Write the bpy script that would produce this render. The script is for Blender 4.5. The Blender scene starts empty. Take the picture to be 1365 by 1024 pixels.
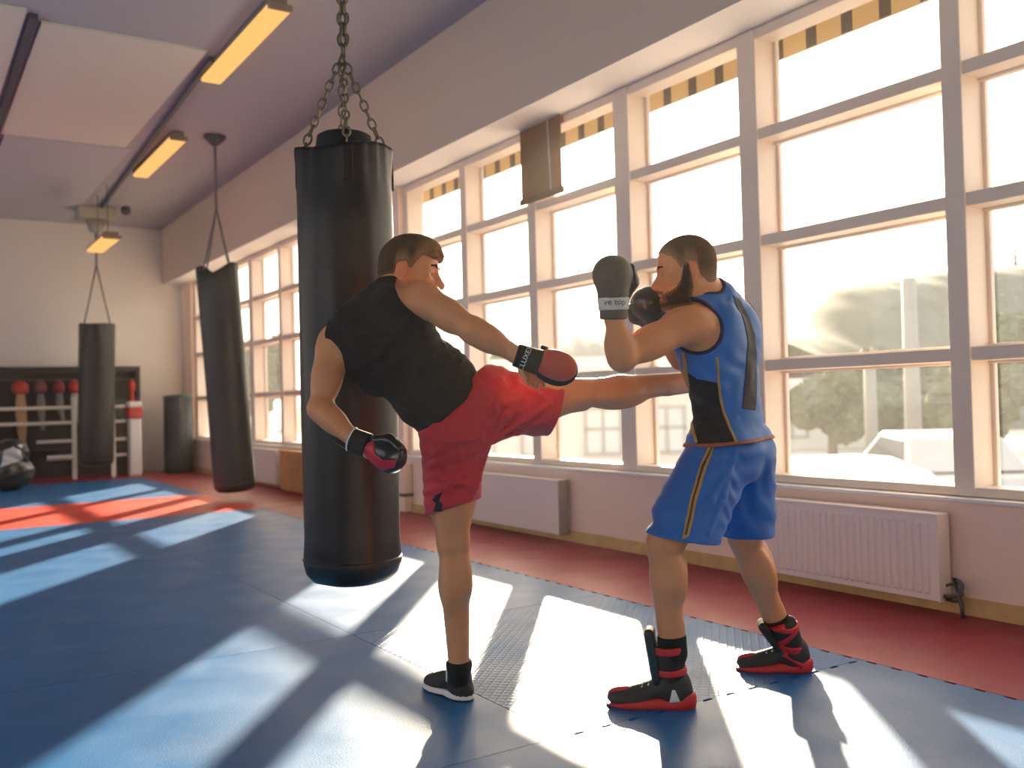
import bpy, bmesh, math, random
import numpy as np
from mathutils import Vector, Matrix

random.seed(7)
rng = np.random.default_rng(7)
SC = bpy.context.scene
COL = SC.collection
R_ = math.radians

# ------------------------------------------------------------------ camera
EYE = np.array([0.0, 0.0, 1.12])
FPX = 1283.0                       # focal length for a 1365 px wide frame
YAW, PITCH, ROLL = R_(32.6), R_(0.94), R_(1.5)
cF = np.array([math.sin(YAW) * math.cos(PITCH), math.cos(YAW) * math.cos(PITCH), math.sin(PITCH)])
cR0 = np.array([math.cos(YAW), -math.sin(YAW), 0.0])
cU0 = np.cross(cR0, cF)
cU = cU0 * math.cos(ROLL) + cR0 * math.sin(ROLL)
cR = cR0 * math.cos(ROLL) - cU0 * math.sin(ROLL)
cam = bpy.data.cameras.new('camera')
cam.sensor_width = 36.0
cam.lens = 36.0 * FPX / 1365.0
cam.clip_start, cam.clip_end = 0.05, 900
cam.dof.use_dof = True
cam.dof.focus_distance = 3.6
cam.dof.aperture_fstop = 2.2
cam_ob = bpy.data.objects.new('camera', cam)
COL.objects.link(cam_ob)
cam_ob.matrix_world = Matrix(((cR[0], cU[0], -cF[0], EYE[0]), (cR[1], cU[1], -cF[1], EYE[1]),
                              (cR[2], cU[2], -cF[2], EYE[2]), (0, 0, 0, 1)))
SC.camera = cam_ob

# ------------------------------------------------------------------ light
SUN = np.array([0.592, 0.764, 0.258]); SUN /= np.linalg.norm(SUN)
sun = bpy.data.lights.new('sun', 'SUN')
sun.energy = 12.0
sun.color = (1.0, 0.80, 0.56)
sun.angle = R_(1.0)
sun_ob = bpy.data.objects.new('sun', sun)
COL.objects.link(sun_ob)
sun_ob.location = (40, 52, 18)
sun_ob.rotation_euler = Vector(-SUN).to_track_quat('-Z', 'Y').to_euler()

world = bpy.data.worlds.new('sky'); SC.world = world
world.use_nodes = True
nt = world.node_tree; nt.nodes.clear()
def wn(t, **kw):
    n = nt.nodes.new(t)
    for k, v in kw.items(): setattr(n, k, v)
    return n
wo = wn('ShaderNodeOutputWorld'); wb = wn('ShaderNodeBackground')
tc = wn('ShaderNodeTexCoord')
dot = wn('ShaderNodeVectorMath', operation='DOT_PRODUCT'); dot.inputs[1].default_value = tuple(SUN)
nt.links.new(tc.outputs['Generated'], dot.inputs[0])
ramp = wn('ShaderNodeValToRGB')                     # haze glow around the sun, pale blue away from it
els = ramp.color_ramp.elements
els[0].position = 0.0; els[0].color = (0.76, 0.76, 0.79, 1)
els[1].position = 1.0; els[1].color = (6.0, 4.9, 3.6, 1)
e = els.new(0.55); e.color = (1.10, 0.98, 0.86, 1)
e = els.new(0.86); e.color = (1.65, 1.38, 1.10, 1)
e = els.new(0.97); e.color = (2.8, 2.1, 1.45, 1)
nt.links.new(dot.outputs['Value'], ramp.inputs['Fac'])
nt.links.new(ramp.outputs['Color'], wb.inputs['Color'])
wb.inputs['Strength'].default_value = 1.0
nt.links.new(wb.outputs[0], wo.inputs['Surface'])

SC.view_settings.view_transform = 'Standard'
SC.view_settings.look = 'None'
SC.view_settings.gamma = 1.0
SC.view_settings.exposure = 1.35
SC.view_settings.use_curve_mapping = False
cy = SC.cycles
cy.use_denoising = True
cy.max_bounces = 10; cy.diffuse_bounces = 5; cy.glossy_bounces = 4
cy.transparent_max_bounces = 16; cy.transmission_bounces = 6
cy.volume_bounces = 0
cy.caustics_reflective = False; cy.caustics_refractive = False
cy.sample_clamp_indirect = 8.0

# ------------------------------------------------------------------ helpers
def P(px, py, D):
    """Point seen at that place of the photograph, D metres deep."""
    return EYE + (cF + cR * (px - 682.5) / FPX - cU * (py - 512) / FPX) * D
VR = np.array([math.cos(YAW), -math.sin(YAW), 0.0])
VF = np.array([math.sin(YAW), math.cos(YAW), 0.0])
VU = np.array([0.0, 0.0, 1.0])
def vec(a, b, c): return VR * a + VU * b + VF * c
def unit(v):
    v = np.asarray(v, float); return v / np.linalg.norm(v)

def tag(o, label=None, cat=None, group=None, kind=None):
    if label: o['label'] = label
    if cat: o['category'] = cat
    if group: o['group'] = group
    if kind: o['kind'] = kind
    return o
def empty(name, loc, label=None, cat=None, group=None, rz=0.0):
    o = bpy.data.objects.new(name, None); COL.objects.link(o)
    o.empty_display_size = 0.1
    o.location = tuple(loc); o.rotation_euler = (0, 0, rz)
    return tag(o, label, cat, group)
def world_loc(o):
    m = Matrix.Translation(o.location) @ o.rotation_euler.to_matrix().to_4x4()
    return (world_loc(o.parent) @ m) if o.parent else m
def link_mesh(name, me, parent=None):
    o = bpy.data.objects.new(name, me); COL.objects.link(o)
    if parent is not None: o.parent = parent
    return o

def mk_mesh(name, V, Fc, mats, fm=None, smooth=True):
    me = bpy.data.meshes.new(name)
    me.from_pydata([tuple(v) for v in V], [], [tuple(f) for f in Fc])
    for m in (mats if isinstance(mats, (list, tuple)) else [mats]): me.materials.append(m)
    if fm is not None: me.polygons.foreach_set('material_index', np.asarray(fm, dtype=np.int32))
    if smooth: me.polygons.foreach_set('use_smooth', np.ones(len(me.polygons), dtype=bool))
    me.update()
    return me

class MB:
    """collects shapes (world coordinates) and links them as ONE mesh object"""
    def __init__(s): s.v = []; s.f = []; s.m = []
    def add(s, V, Fc, m=0):
        b = len(s.v); s.v += [np.asarray(v, float) for v in V]
        s.f += [[i + b for i in f] for f in Fc]; s.m += [m] * len(Fc)
        return s
    def box(s, lo, hi, m=0):
        x0, y0, z0 = lo; x1, y1, z1 = hi
        V = [(x0,y0,z0),(x1,y0,z0),(x1,y1,z0),(x0,y1,z0),(x0,y0,z1),(x1,y0,z1),(x1,y1,z1),(x0,y1,z1)]
        return s.add(V, [(3,2,1,0),(4,5,6,7),(0,1,5,4),(1,2,6,5),(2,3,7,6),(3,0,4,7)], m)
    def obox(s, c, ax, half, m=0):
        c = np.asarray(c, float); a = [np.asarray(x, float) * h for x, h in zip(ax, half)]
        V = [c + i*a[0] + j*a[1] + k*a[2] for k in (-1,1) for (i,j) in ((-1,-1),(1,-1),(1,1),(-1,1))]
        return s.add(V, [(3,2,1,0),(4,5,6,7),(0,1,5,4),(1,2,6,5),(2,3,7,6),(3,0,4,7)], m)
    def rings(s, rings, closed=False, cap=True, m=0):
        n = len(rings[0]); V = [p for r in rings for p in r]; Fc = []
        k = len(rings)
        for i in range(k if closed else k - 1):
            a, b = i * n, ((i + 1) % k) * n
            for j in range(n):
                j2 = (j + 1) % n
                Fc.append((a + j, a + j2, b + j2, b + j))
        if cap and not closed:
            Fc.append(tuple(range(n - 1, -1, -1))); Fc.append(tuple((k - 1) * n + j for j in range(n)))
        return s.add(V, Fc, m)
    def tube(s, path, r, n=10, closed=False, m=0, up=None):
        path = [np.asarray(p, float) for p in path]; k = len(path)
        rr = r if isinstance(r, (list, tuple, np.ndarray)) else [r] * k
        rings = []; prev = up
        for i in range(k):
            if closed: t = path[(i + 1) % k] - path[i - 1]
            else: t = path[min(i + 1, k - 1)] - path[max(i - 1, 0)]
            t = unit(t)
            if prev is None: prev = np.array([0, 0, 1.0]) if abs(t[2]) < 0.9 else np.array([1.0, 0, 0])
            a = prev - t * np.dot(prev, t); a = unit(a); prev = a
            b = np.cross(t, a)
            rings.append([path[i] + rr[i] * (math.cos(q) * a + math.sin(q) * b) for q in np.linspace(0, 2*math.pi, n, endpoint=False)])
        return s.rings(rings, closed=closed, m=m)
    def lathe(s, c, prof, n=32, m=0, axis=None, mod=None):
        """prof: list of (radius, height); axis frame (a, b, up)"""
        c = np.asarray(c, float)
        a, b, u = axis if axis is not None else (np.array([1.,0,0]), np.array([0,1.,0]), np.array([0,0,1.]))
        rings = []
        for (r, z) in prof:
            ring = []
            for j in range(n):
                q = 2 * math.pi * j / n
                rr, zz = (r, z) if mod is None else mod(r, z, q)
                ring.append(c + a * rr * math.cos(q) + b * rr * math.sin(q) + u * zz)
            rings.append(ring)
        return s.rings(rings, m=m)
    def build(s, name, mats, parent=None, smooth=False, origin=None):
        V = np.array(s.v)
        if parent is not None:
            Mi = np.array(world_loc(parent).inverted())
            V = V @ Mi[:3, :3].T + Mi[:3, 3]
        elif origin is not None:
            V = V - np.asarray(origin, float)
        o = link_mesh(name, mk_mesh(name, V, s.f, mats, s.m, smooth), parent)
        if parent is None and origin is not None: o.location = tuple(origin)
        return o
def bevel(o, w, seg=2):
    md = o.modifiers.new('bevel', 'BEVEL'); md.width = w; md.segments = seg; md.limit_method = 'ANGLE'; md.angle_limit = R_(35)
    return o
def copy_tree(o, parent=None):
    c = o.copy(); COL.objects.link(c)
    if parent is not None: c.parent = parent
    for ch in list(o.children): copy_tree(ch, c)
    return c

# ------------------------------------------------------------------ materials
def mat(name, col, rough=0.6, metal=0.0, spec=0.5, bump=0.0, bscale=40.0, var=0.0, vscale=6.0, sheen=0.0, sss=0.0, coat=0.0, attr=None):
    m = bpy.data.materials.new(name); m.use_nodes = True
    t = m.node_tree; b = t.nodes['Principled BSDF']
    b.inputs['Base Color'].default_value = (*col, 1); b.inputs['Roughness'].default_value = rough
    b.inputs['Metallic'].default_value = metal; b.inputs['Specular IOR Level'].default_value = spec
    if sheen: b.inputs['Sheen Weight'].default_value = sheen; b.inputs['Sheen Roughness'].default_value = 0.4
    if coat: b.inputs['Coat Weight'].default_value = coat; b.inputs['Coat Roughness'].default_value = 0.15
    if sss:
        b.inputs['Subsurface Weight'].default_value = sss
        b.inputs['Subsurface Radius'].default_value = (0.012, 0.005, 0.003); b.inputs['Subsurface Scale'].default_value = 1.0
    tcn = t.nodes.new('ShaderNodeTexCoord')
    base = None
    if attr:
        an = t.nodes.new('ShaderNodeAttribute'); an.attribute_name = attr; base = an.outputs['Color']
    if var:
        nz = t.nodes.new('ShaderNodeTexNoise'); nz.inputs['Scale'].default_value = vscale; nz.inputs['Detail'].default_value = 5
        t.links.new(tcn.outputs['Object'], nz.inputs['Vector'])
        mr = t.nodes.new('ShaderNodeMapRange'); mr.inputs['From Min'].default_value = 0.3; mr.inputs['From Max'].default_value = 0.7
        mr.inputs['To Min'].default_value = 1 - var; mr.inputs['To Max'].default_value = 1 + var
        t.links.new(nz.outputs['Fac'], mr.inputs['Value'])
        mx = t.nodes.new('ShaderNodeVectorMath'); mx.operation = 'MULTIPLY'
        mx.inputs[0].default_value = col
        if base is not None: t.links.new(base, mx.inputs[0])
        t.links.new(mr.outputs['Result'], mx.inputs[1])
        base = mx.outputs['Vector']
    if base is not None: t.links.new(base, b.inputs['Base Color'])
    if bump:
        nb = t.nodes.new('ShaderNodeTexNoise'); nb.inputs['Scale'].default_value = bscale; nb.inputs['Detail'].default_value = 4
        t.links.new(tcn.outputs['Object'], nb.inputs['Vector'])
        bp = t.nodes.new('ShaderNodeBump'); bp.inputs['Strength'].default_value = bump; bp.inputs['Distance'].default_value = 0.01
        t.links.new(nb.outputs['Fac'], bp.inputs['Height']); t.links.new(bp.outputs['Normal'], b.inputs['Normal'])
    return m
def emit(name, col, strength):
    m = bpy.data.materials.new(name); m.use_nodes = True
    t = m.node_tree; t.nodes.clear()
    o = t.nodes.new('ShaderNodeOutputMaterial'); e = t.nodes.new('ShaderNodeEmission')
    e.inputs['Color'].default_value = (*col, 1); e.inputs['Strength'].default_value = strength
    t.links.new(e.outputs[0], o.inputs[0]); return m

def mat_floor(name, col, emboss):
    """foam mat: satin plastic with a fine grain and, on some mats, an embossed net of diamonds"""
    m = mat(name, col, rough=0.45, spec=0.28, var=0.10, vscale=2.2)
    t = m.node_tree; b = t.nodes['Principled BSDF']
    tcn = t.nodes.new('ShaderNodeTexCoord')
    nb = t.nodes.new('ShaderNodeTexNoise'); nb.inputs['Scale'].default_value = 170; nb.inputs['Detail'].default_value = 3
    t.links.new(tcn.outputs['Object'], nb.inputs['Vector'])
    nr = t.nodes.new('ShaderNodeTexNoise'); nr.inputs['Scale'].default_value = 3.0; nr.inputs['Detail'].default_value = 6
    t.links.new(tcn.outputs['Object'], nr.inputs['Vector'])
    mr = t.nodes.new('ShaderNodeMapRange'); mr.inputs['From Min'].default_value = .3; mr.inputs['From Max'].default_value = .7
    mr.inputs['To Min'].default_value = 0.38; mr.inputs['To Max'].default_value = 0.5
    t.links.new(nr.outputs['Fac'], mr.inputs['Value']); t.links.new(mr.outputs['Result'], b.inputs['Roughness'])
    bp = t.nodes.new('ShaderNodeBump'); bp.inputs['Strength'].default_value = 0.22; bp.inputs['Distance'].default_value = 0.004
    t.links.new(nb.outputs['Fac'], bp.inputs['Height'])
    last = bp
    if emboss:
        hs = []
        for ang in (R_(45), R_(-45)):
            mp = t.nodes.new('ShaderNodeMapping'); mp.inputs['Rotation'].default_value = (0, 0, ang)
            t.links.new(tcn.outputs['Object'], mp.inputs['Vector'])
            w = t.nodes.new('ShaderNodeTexWave'); w.wave_type = 'BANDS'; w.bands_direction = 'X'; w.inputs['Scale'].default_value = 9.0
            t.links.new(mp.outputs['Vector'], w.inputs['Vector'])
            pw = t.nodes.new('ShaderNodeMath'); pw.operation = 'POWER'; pw.inputs[1].default_value = 6.0
            t.links.new(w.outputs['Fac'], pw.inputs[0]); hs.append(pw)
        mxn = t.nodes.new('ShaderNodeMath'); mxn.operation = 'MAXIMUM'
        t.links.new(hs[0].outputs[0], mxn.inputs[0]); t.links.new(hs[1].outputs[0], mxn.inputs[1])
        b2 = t.nodes.new('ShaderNodeBump'); b2.inputs['Strength'].default_value = 0.4; b2.inputs['Distance'].default_value = 0.004
        t.links.new(mxn.outputs[0], b2.inputs['Height']); t.links.new(bp.outputs['Normal'], b2.inputs['Normal'])
        last = b2
    t.links.new(last.outputs['Normal'], b.inputs['Normal'])
    return m

def mat_glass(name, dust):
    """clear pane with a film of dust that scatters a little of the light coming through"""
    m = bpy.data.materials.new(name); m.use_nodes = True
    t = m.node_tree; t.nodes.clear()
    o = t.nodes.new('ShaderNodeOutputMaterial')
    tr = t.nodes.new('ShaderNodeBsdfTransparent'); tr.inputs['Color'].default_value = (0.97, 0.985, 0.98, 1)
    gl = t.nodes.new('ShaderNodeBsdfGlossy'); gl.inputs['Roughness'].default_value = 0.03
    tl = t.nodes.new('ShaderNodeBsdfTranslucent'); tl.inputs['Color'].default_value = (0.95, 0.95, 0.95, 1)
    lw = t.nodes.new('ShaderNodeLayerWeight'); lw.inputs['Blend'].default_value = 0.5
    pw = t.nodes.new('ShaderNodeMath'); pw.operation = 'POWER'; pw.inputs[1].default_value = 5.0
    t.links.new(lw.outputs['Facing'], pw.inputs[0])
    fr = t.nodes.new('ShaderNodeMath'); fr.operation = 'MULTIPLY_ADD'; fr.inputs[1].default_value = 0.5; fr.inputs[2].default_value = 0.02
    t.links.new(pw.outputs[0], fr.inputs[0])
    tcn = t.nodes.new('ShaderNodeTexCoord')
    nz = t.nodes.new('ShaderNodeTexNoise'); nz.inputs['Scale'].default_value = 1.6; nz.inputs['Detail'].default_value = 6
    t.links.new(tcn.outputs['Object'], nz.inputs['Vector'])
    mr = t.nodes.new('ShaderNodeMapRange'); mr.inputs['From Min'].default_value = .3; mr.inputs['From Max'].default_value = .7
    mr.inputs['To Min'].default_value = dust * 0.7; mr.inputs['To Max'].default_value = dust * 1.25
    t.links.new(nz.outputs['Fac'], mr.inputs['Value'])
    vo = t.nodes.new('ShaderNodeTexVoronoi'); vo.inputs['Scale'].default_value = 26
    t.links.new(tcn.outputs['Object'], vo.inputs['Vector'])
    lt = t.nodes.new('ShaderNodeMath'); lt.operation = 'LESS_THAN'; lt.inputs[1].default_value = 0.10
    t.links.new(vo.outputs['Distance'], lt.inputs[0])
    ml = t.nodes.new('ShaderNodeMath'); ml.operation = 'MULTIPLY_ADD'; ml.inputs[1].default_value = 0.05
    t.links.new(lt.outputs[0], ml.inputs[0]); t.links.new(mr.outputs['Result'], ml.inputs[2])
    m1 = t.nodes.new('ShaderNodeMixShader'); m2 = t.nodes.new('ShaderNodeMixShader')
    t.links.new(ml.outputs[0], m1.inputs[0]); t.links.new(tr.outputs[0], m1.inputs[1]); t.links.new(tl.outputs[0], m1.inputs[2])
    t.links.new(fr.outputs[0], m2.inputs[0]); t.links.new(m1.outputs[0], m2.inputs[1]); t.links.new(gl.outputs[0], m2.inputs[2])
    t.links.new(m2.outputs[0], o.inputs[0])
    return m

M = dict(
    wall=mat('warm_wall_paint', (0.88, 0.67, 0.56), 0.75, bump=0.05, bscale=60),
    beam=mat('pink_beam_paint', (0.76, 0.60, 0.47), 0.75, bump=0.04),
    white=mat('white_paint', (0.82, 0.81, 0.80), 0.6, bump=0.03),
    back=mat('off_white_wall_paint', (0.80, 0.76, 0.70), 0.75, bump=0.05),
    ceil=mat('grey_ceiling_paint', (0.45, 0.455, 0.50), 0.8, bump=0.04),
    panel=mat('cream_ceiling_panel', (0.74, 0.735, 0.64), 0.7),
    rail=mat('dark_ceiling_rail', (0.10, 0.10, 0.12), 0.5),
    frame=mat('window_frame_paint', (0.80, 0.67, 0.56), 0.45),
    skirting=mat('yellow_wood_skirting', (0.62, 0.40, 0.16), 0.5, var=0.15, vscale=8),
    radiator=mat('pinkish_white_enamel', (0.84, 0.74, 0.69), 0.35),
    pipe=mat('dark_metal_pipe', (0.12, 0.11, 0.10), 0.4, metal=0.6),
    slab=mat('concrete_slab', (0.35, 0.33, 0.31), 0.9),
    blue=mat_floor('blue_foam_embossed', (0.006, 0.125, 0.35), True),
    blue2=mat_floor('blue_foam', (0.004, 0.115, 0.33), False),
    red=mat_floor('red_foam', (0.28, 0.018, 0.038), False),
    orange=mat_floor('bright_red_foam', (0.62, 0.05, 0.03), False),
    glass=mat_glass('dusty_window_glass', 0.022),
    leather=mat('black_bag_leather', (0.012, 0.009, 0.008), 0.40, spec=0.4, bump=0.10, bscale=45),
    bagblue=mat('dark_teal_vinyl', (0.011, 0.017, 0.022), 0.45, bump=0.08),
    black=mat('black_fabric', (0.015, 0.014, 0.014), 0.8, sheen=0.1),
    blackgloss=mat('black_glove_leather', (0.018, 0.016, 0.016), 0.28, coat=0.3),
    chain=mat('aged_brass_chain', (0.24, 0.20, 0.13), 0.45, metal=0.85),
    tube=emit('fluorescent_diffuser', (1.0, 0.52, 0.16), .46),
    lamphouse=mat('lamp_housing', (0.30, 0.25, 0.20), 0.5),
)

# ------------------------------------------------------------------ room shell
WX, BX, H, YB, YF, XL = 4.45, 4.12, 4.40, 18.2, -3.0, -4.5
SILL, HEAD = 0.575, 3.38
mb = MB().box((XL - .2, YF - .2, -.25), (WX + .3, YB + .2, -.03))
tag(mb.build('floor', mat('dark_underfloor', (0.03, 0.03, 0.035), 0.9)), kind='structure')
mb = MB().box((XL - .2, YF - .2, H), (WX + .3, YB + .2, H + .2))
tag(mb.build('ceiling', M['ceil']), kind='structure')
tag(MB().box((XL - .2, YB, -.03), (WX + .3, YB + .2, H)).build('wall_back', M['back']), kind='structure')
mb = MB()                                              # unseen opposite wall; its window openings are added to light the figures' fronts
mb.box((XL - .2, YF - .2, -.03), (XL, YB, .8)); mb.box((XL - .2, YF - .2, 3.4), (XL, YB, H))
for a_, b_ in ((YF - .2, -1.5), (4.0, 5.0), (10.5, 11.5), (17.0, YB)): mb.box((XL - .2, a_, .8), (XL, b_, 3.4))
tag(mb.build('wall_left', M['back']), kind='structure')
tag(MB().box((XL, YF - .2, -.03), (WX + .3, YF, H)).build('wall_front', M['back']), kind='structure')
W1 = (0.25, 9.08); W2 = (11.5, 17.55)        # the two window openings, along the wall
mb = MB()
mb.box((WX, YF, -.03), (WX + .3, YB, SILL - .02))
mb.box((WX, YF, SILL - .02), (WX + .3, W1[0], HEAD))
mb.box((WX, W1[1], SILL - .02), (WX + .3, W2[0], HEAD))
mb.box((WX, W2[1], SILL - .02), (WX + .3, YB, HEAD))
tag(mb.build('wall_right', M['wall']), kind='structure')
mb = MB()
V = [(BX, YF, HEAD), (WX + .3, YF, HEAD), (WX + .3, YF, H), (BX, YF, H), (BX, YB, HEAD), (WX + .3, YB, HEAD), (WX + .3, YB, H), (BX, YB, H)]
mb.add(V, [(3, 2, 1, 0), (4, 5, 6, 7), (1, 2, 6, 5), (2, 3, 7, 6), (3, 0, 4, 7)], 0); mb.add(V, [(0, 1, 5, 4)], 1)
tag(mb.build('trim_1', [M['beam'], M['white']]), 'pink boxed beam with a white underside above the windows', kind='structure')
tag(MB().box((WX - .02, YF, 0), (WX, YB, .085)).build('baseboard_right', M['skirting']), kind='structure')
tag(bevel(MB().box((WX - .03, W1[0], SILL - .022), (WX + .32, W1[1], SILL)).build('trim_2', M['white']), .006), 'white sill under the near windows', kind='structure')
tag(bevel(MB().box((WX - .03, W2[0], SILL - .022), (WX + .32, W2[1], SILL)).build('trim_3', M['white']), .006), 'white sill under the far windows', kind='structure')

TR = [1.29, 2.06, 2.72]
def window(name, w, mull, wide, label):
    y0, y1 = w; x0, x1 = 4.49, 4.66
    mb = MB()
    for y in mull:                                       # mullions
        hw = wide.get(y, .055)
        mb.box((x0, y - hw, SILL + .003), (x1, y + hw, HEAD - .003))
        mb.box((x1 - .004, y - hw - .022, SILL + .004), (x1 + .03, y + hw + .022, HEAD - .004))
    mb.box((x0 + .008, y0, HEAD - .07), (x1 - .006, y1, HEAD - .002)); mb.box((x0 + .008, y0, SILL + .002), (x1 - .006, y1, SILL + .05))
    mb.box((x0 + .02, y0, SILL), (x1 + .02, y0 + .09, HEAD)); mb.box((x0 + .02, y1 - .09, SILL), (x1 + .02, y1, HEAD))
    for z in TR:
        mb.box((x0 + .012, y0, z - .035), (x1 - .02, y1, z + .035))
        mb.box((x1 - .02, y0, z - .05), (x1 + .022, y1, z + .05))
    fr = mb.build(name, M['frame']); bevel(fr, .006)
    tag(fr, label, kind='structure')
    ys = [y0 + .05] + sorted(mull) + [y1 - .05]
    zs = [SILL + .02] + TR + [HEAD - .03]
    for a, b in zip(ys[:-1], ys[1:]):
        for c, d in zip(zs[:-1], zs[1:]):
            MB().box((x1 + .004, a, c), (x1 + .010, b, d)).build('window_pane', M['glass'], fr)
    return fr
window('window_1', W1, [1.52, 2.85, 4.22, 5.46, 6.66, 7.80], {4.22: .075, 5.46: .085, 6.66: .06}, 'tall gridded window behind the two boxers')
WL = [(-1.5, 4.0), (5.0, 10.5), (11.5, 17.0)]
window('window_2', W2, [12.95, 14.25, 15.9], {14.25: .09}, 'tall gridded window in the far part of the hall')

for i, (a_, b_) in enumerate(WL):  # frames and panes of the added fill-light windows, out of view
    mb = MB()
    for k in range(5):
        y = a_ + .04 + (b_ - a_ - .08) * k / 4; mb.box((XL - .14, y - .04, .802), (XL - .06, y + .04, 3.398))
    for z in (.84, 1.66, 2.48, 3.36): mb.box((XL - .13, a_, z - .035), (XL - .07, b_, z + .035))
    fr = tag(mb.build('window_%d' % (i + 3), M['frame']), 'unseen window added in the opposite wall for fill light', kind='structure')
    MB().box((XL - .103, a_, .81), (XL - .097, b_, 3.39)).build('window_pane', M['glass'], fr)

# ------------------------------------------------------------------ mats
def mat_outline(x0, x1, y0, y1, notch):
    """rectangle whose sides named in notch carry the small dovetail gaps of a jigsaw edge"""
    def side(p, q, inward, on):
        p, q = np.array(p, float), np.array(q, float); L = np.linalg.norm(q - p); t = (q - p) / L
        pts = [p]
        if on:
            n = int(L / .115)
            if n < 150:
                for i in range(n):
                    c = (i + .5) * L / n
                    pts += [p + t * (c - .020), p + t * (c - .026) + inward * .014, p + t * (c + .026) + inward * .014, p + t * (c + .020)]
        return pts
    o = side((x0, y0), (x1, y0), np.array([0, 1.]), 'f' in notch)
    o += side((x1, y0), (x1, y1), np.array([-1., 0]), 'r' in notch)
    o += side((x1, y1), (x0, y1), np.array([0, -1.]), 'b' in notch)
    o += side((x0, y1), (x0, y0), np.array([1., 0]), 'l' in notch)
    return o
def floor_mat(x0, x1, y0, y1, m, label, notch='', grp=None):
    g = .0015
    o2 = mat_outline(x0 + g, x1 - g, y0 + g, y1 - g, notch); n = len(o2)
    c = np.array([(x0 + x1) / 2, (y0 + y1) / 2, 0])
    V = [(p[0] - c[0], p[1] - c[1], -.03) for p in o2] + [(p[0] - c[0], p[1] - c[1], 0.0) for p in o2]
    F_ = [tuple(range(n - 1, -1, -1)), tuple(range(n, 2 * n))] + [(i, (i + 1) % n, n + (i + 1) % n, n + i) for i in range(n)]
    o = link_mesh('floor_mat', mk_mesh('floor_mat', V, F_, m, smooth=False)); o.location = tuple(c)
    tag(o, label, 'mat', 'foam floor mats'); return o
S1, S2 = 1.85, 3.37
floor_mat(S1, S2, YF, 2.63, M['blue2'], 'blue foam mat under the heels of the boxer in blue, before the toothed seam', 'rb')
floor_mat(S1, S2, 2.63, 4.38, M['blue'], 'embossed blue foam mat under the kicker, brightest with sun glare', 'r')
floor_mat(S1, S2, 4.38, 10.45, M['blue2'], 'long blue foam mat below the big punching bag beside the red border', 'r')
floor_mat(XL, S1, YF, 2.63, M['blue2'], 'blue foam mat at the bottom edge of the photo, left of the kicker shoe')
floor_mat(XL, S1, 2.63, 4.38, M['blue2'], 'blue foam mat left of the kicker with broad sun stripes')
floor_mat(XL, S1, 4.38, 10.45, M['blue2'], 'large blue foam mat in the wide dark shadow, up to the red stripe', 'b')
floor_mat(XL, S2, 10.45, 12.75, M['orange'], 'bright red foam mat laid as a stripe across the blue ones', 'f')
floor_mat(XL, S2, 12.75, 16.6, M['blue2'], 'farthest blue foam mat, beyond the red stripe', 'b')
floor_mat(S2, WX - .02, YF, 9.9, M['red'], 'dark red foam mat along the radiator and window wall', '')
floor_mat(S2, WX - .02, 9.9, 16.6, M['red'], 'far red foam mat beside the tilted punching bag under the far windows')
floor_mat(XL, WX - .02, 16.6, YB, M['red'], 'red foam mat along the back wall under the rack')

# ------------------------------------------------------------------ radiators
def radiator(y0, y1, z0, z1, label, ribs, endm):
    t = empty('radiator', (WX, (y0 + y1) / 2, 0), label, 'radiator', 'wall radiators')
    x1, x0 = WX - .035, WX - .135
    mb = MB(); mb.box((x0 + .012, y0, z0), (x1, y1, z1))
    if ribs:
        n = int((y1 - y0 - .08) / .044)
        for i in range(n):
            c = y0 + .04 + (i + .5) * (y1 - y0 - .08) / n
            mb.add([(x0 + .012, c - .017, z0 + .03), (x0, c - .011, z0 + .04), (x0, c + .011, z0 + .04), (x0 + .012, c + .017, z0 + .03),
                    (x0 + .012, c - .017, z1 - .04), (x0, c - .011, z1 - .05), (x0, c + .011, z1 - .05), (x0 + .012, c + .017, z1 - .04)],
                   [(0, 1, 5, 4), (1, 2, 6, 5), (2, 3, 7, 6), (0, 3, 2, 1), (4, 5, 6, 7)])
    bevel(mb.build('front_panel', M['radiator'], t), .005)
    mb = MB(); mb.box((x0 + .006, y0, z1 - .012), (WX - .032, y1, z1 + .006)); bevel(mb.build('top_grille', M['radiator'], t), .003)
    mb = MB(); mb.box((x0 + .01, y0 - .006, z0 - .002), (x1 + .004, y0 + .001, z1 + .002)); bevel(mb.build('end_cover', endm, t), .002)
    for y in (y0 + .2, y1 - .2): MB().box((x1 - .005, y - .015, z0 + .1), (WX - .001, y + .015, z1 - .1)).build('bracket', M['radiator'], t)
    return t
rad = radiator(2.90, 4.05, .065, .495, 'ribbed white radiator under the window to the right of the boxer in blue', True, M['radiator'])
pip = MB()
pts = [np.array((WX - .09, 2.90, .10)) + np.array((0, -.105 * math.sin(q) * 1.0, .045 - .055 * math.cos(q))) for q in np.linspace(0, math.pi * 1.1, 12)]
pip.tube([(WX - .09, 2.95, .09)] + pts[:9] + [(WX - .09, 2.80, .05), (WX - .09, 2.80, -.0)], .011, 8)
pip.tube([(WX - .075, 2.93, .075), (WX - .075, 2.84, .07), (WX - .075, 2.80, .11), (WX - .075, 2.845, .155), (WX - .07, 2.90, .14)], .008, 8)
pip.build('valve_pipe', M['pipe'], rad, smooth=True)
radiator(6.14, 8.1, .06, .48, 'flat white radiator with a grey end behind the kicker', False, mat('grey_end_cover', (0.28, 0.26, 0.25), 0.5))
radiator(12.78, 14.0, .05, .52, 'pale flat radiator under the far windows right of the tilted bag', False, M['radiator'])
t = empty('wooden_box', (WX - .2, 12.05, 0), 'orange wooden box by the far wall, half hidden by the big punching bag', 'box')
wd = mat('orange_plywood', (0.62, 0.33, 0.12), 0.5, var=.12)
bevel(MB().box((WX - .14, 11.5, 0), (WX - .024, 12.55, .50)).build('carcass', wd, t), .01)
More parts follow.
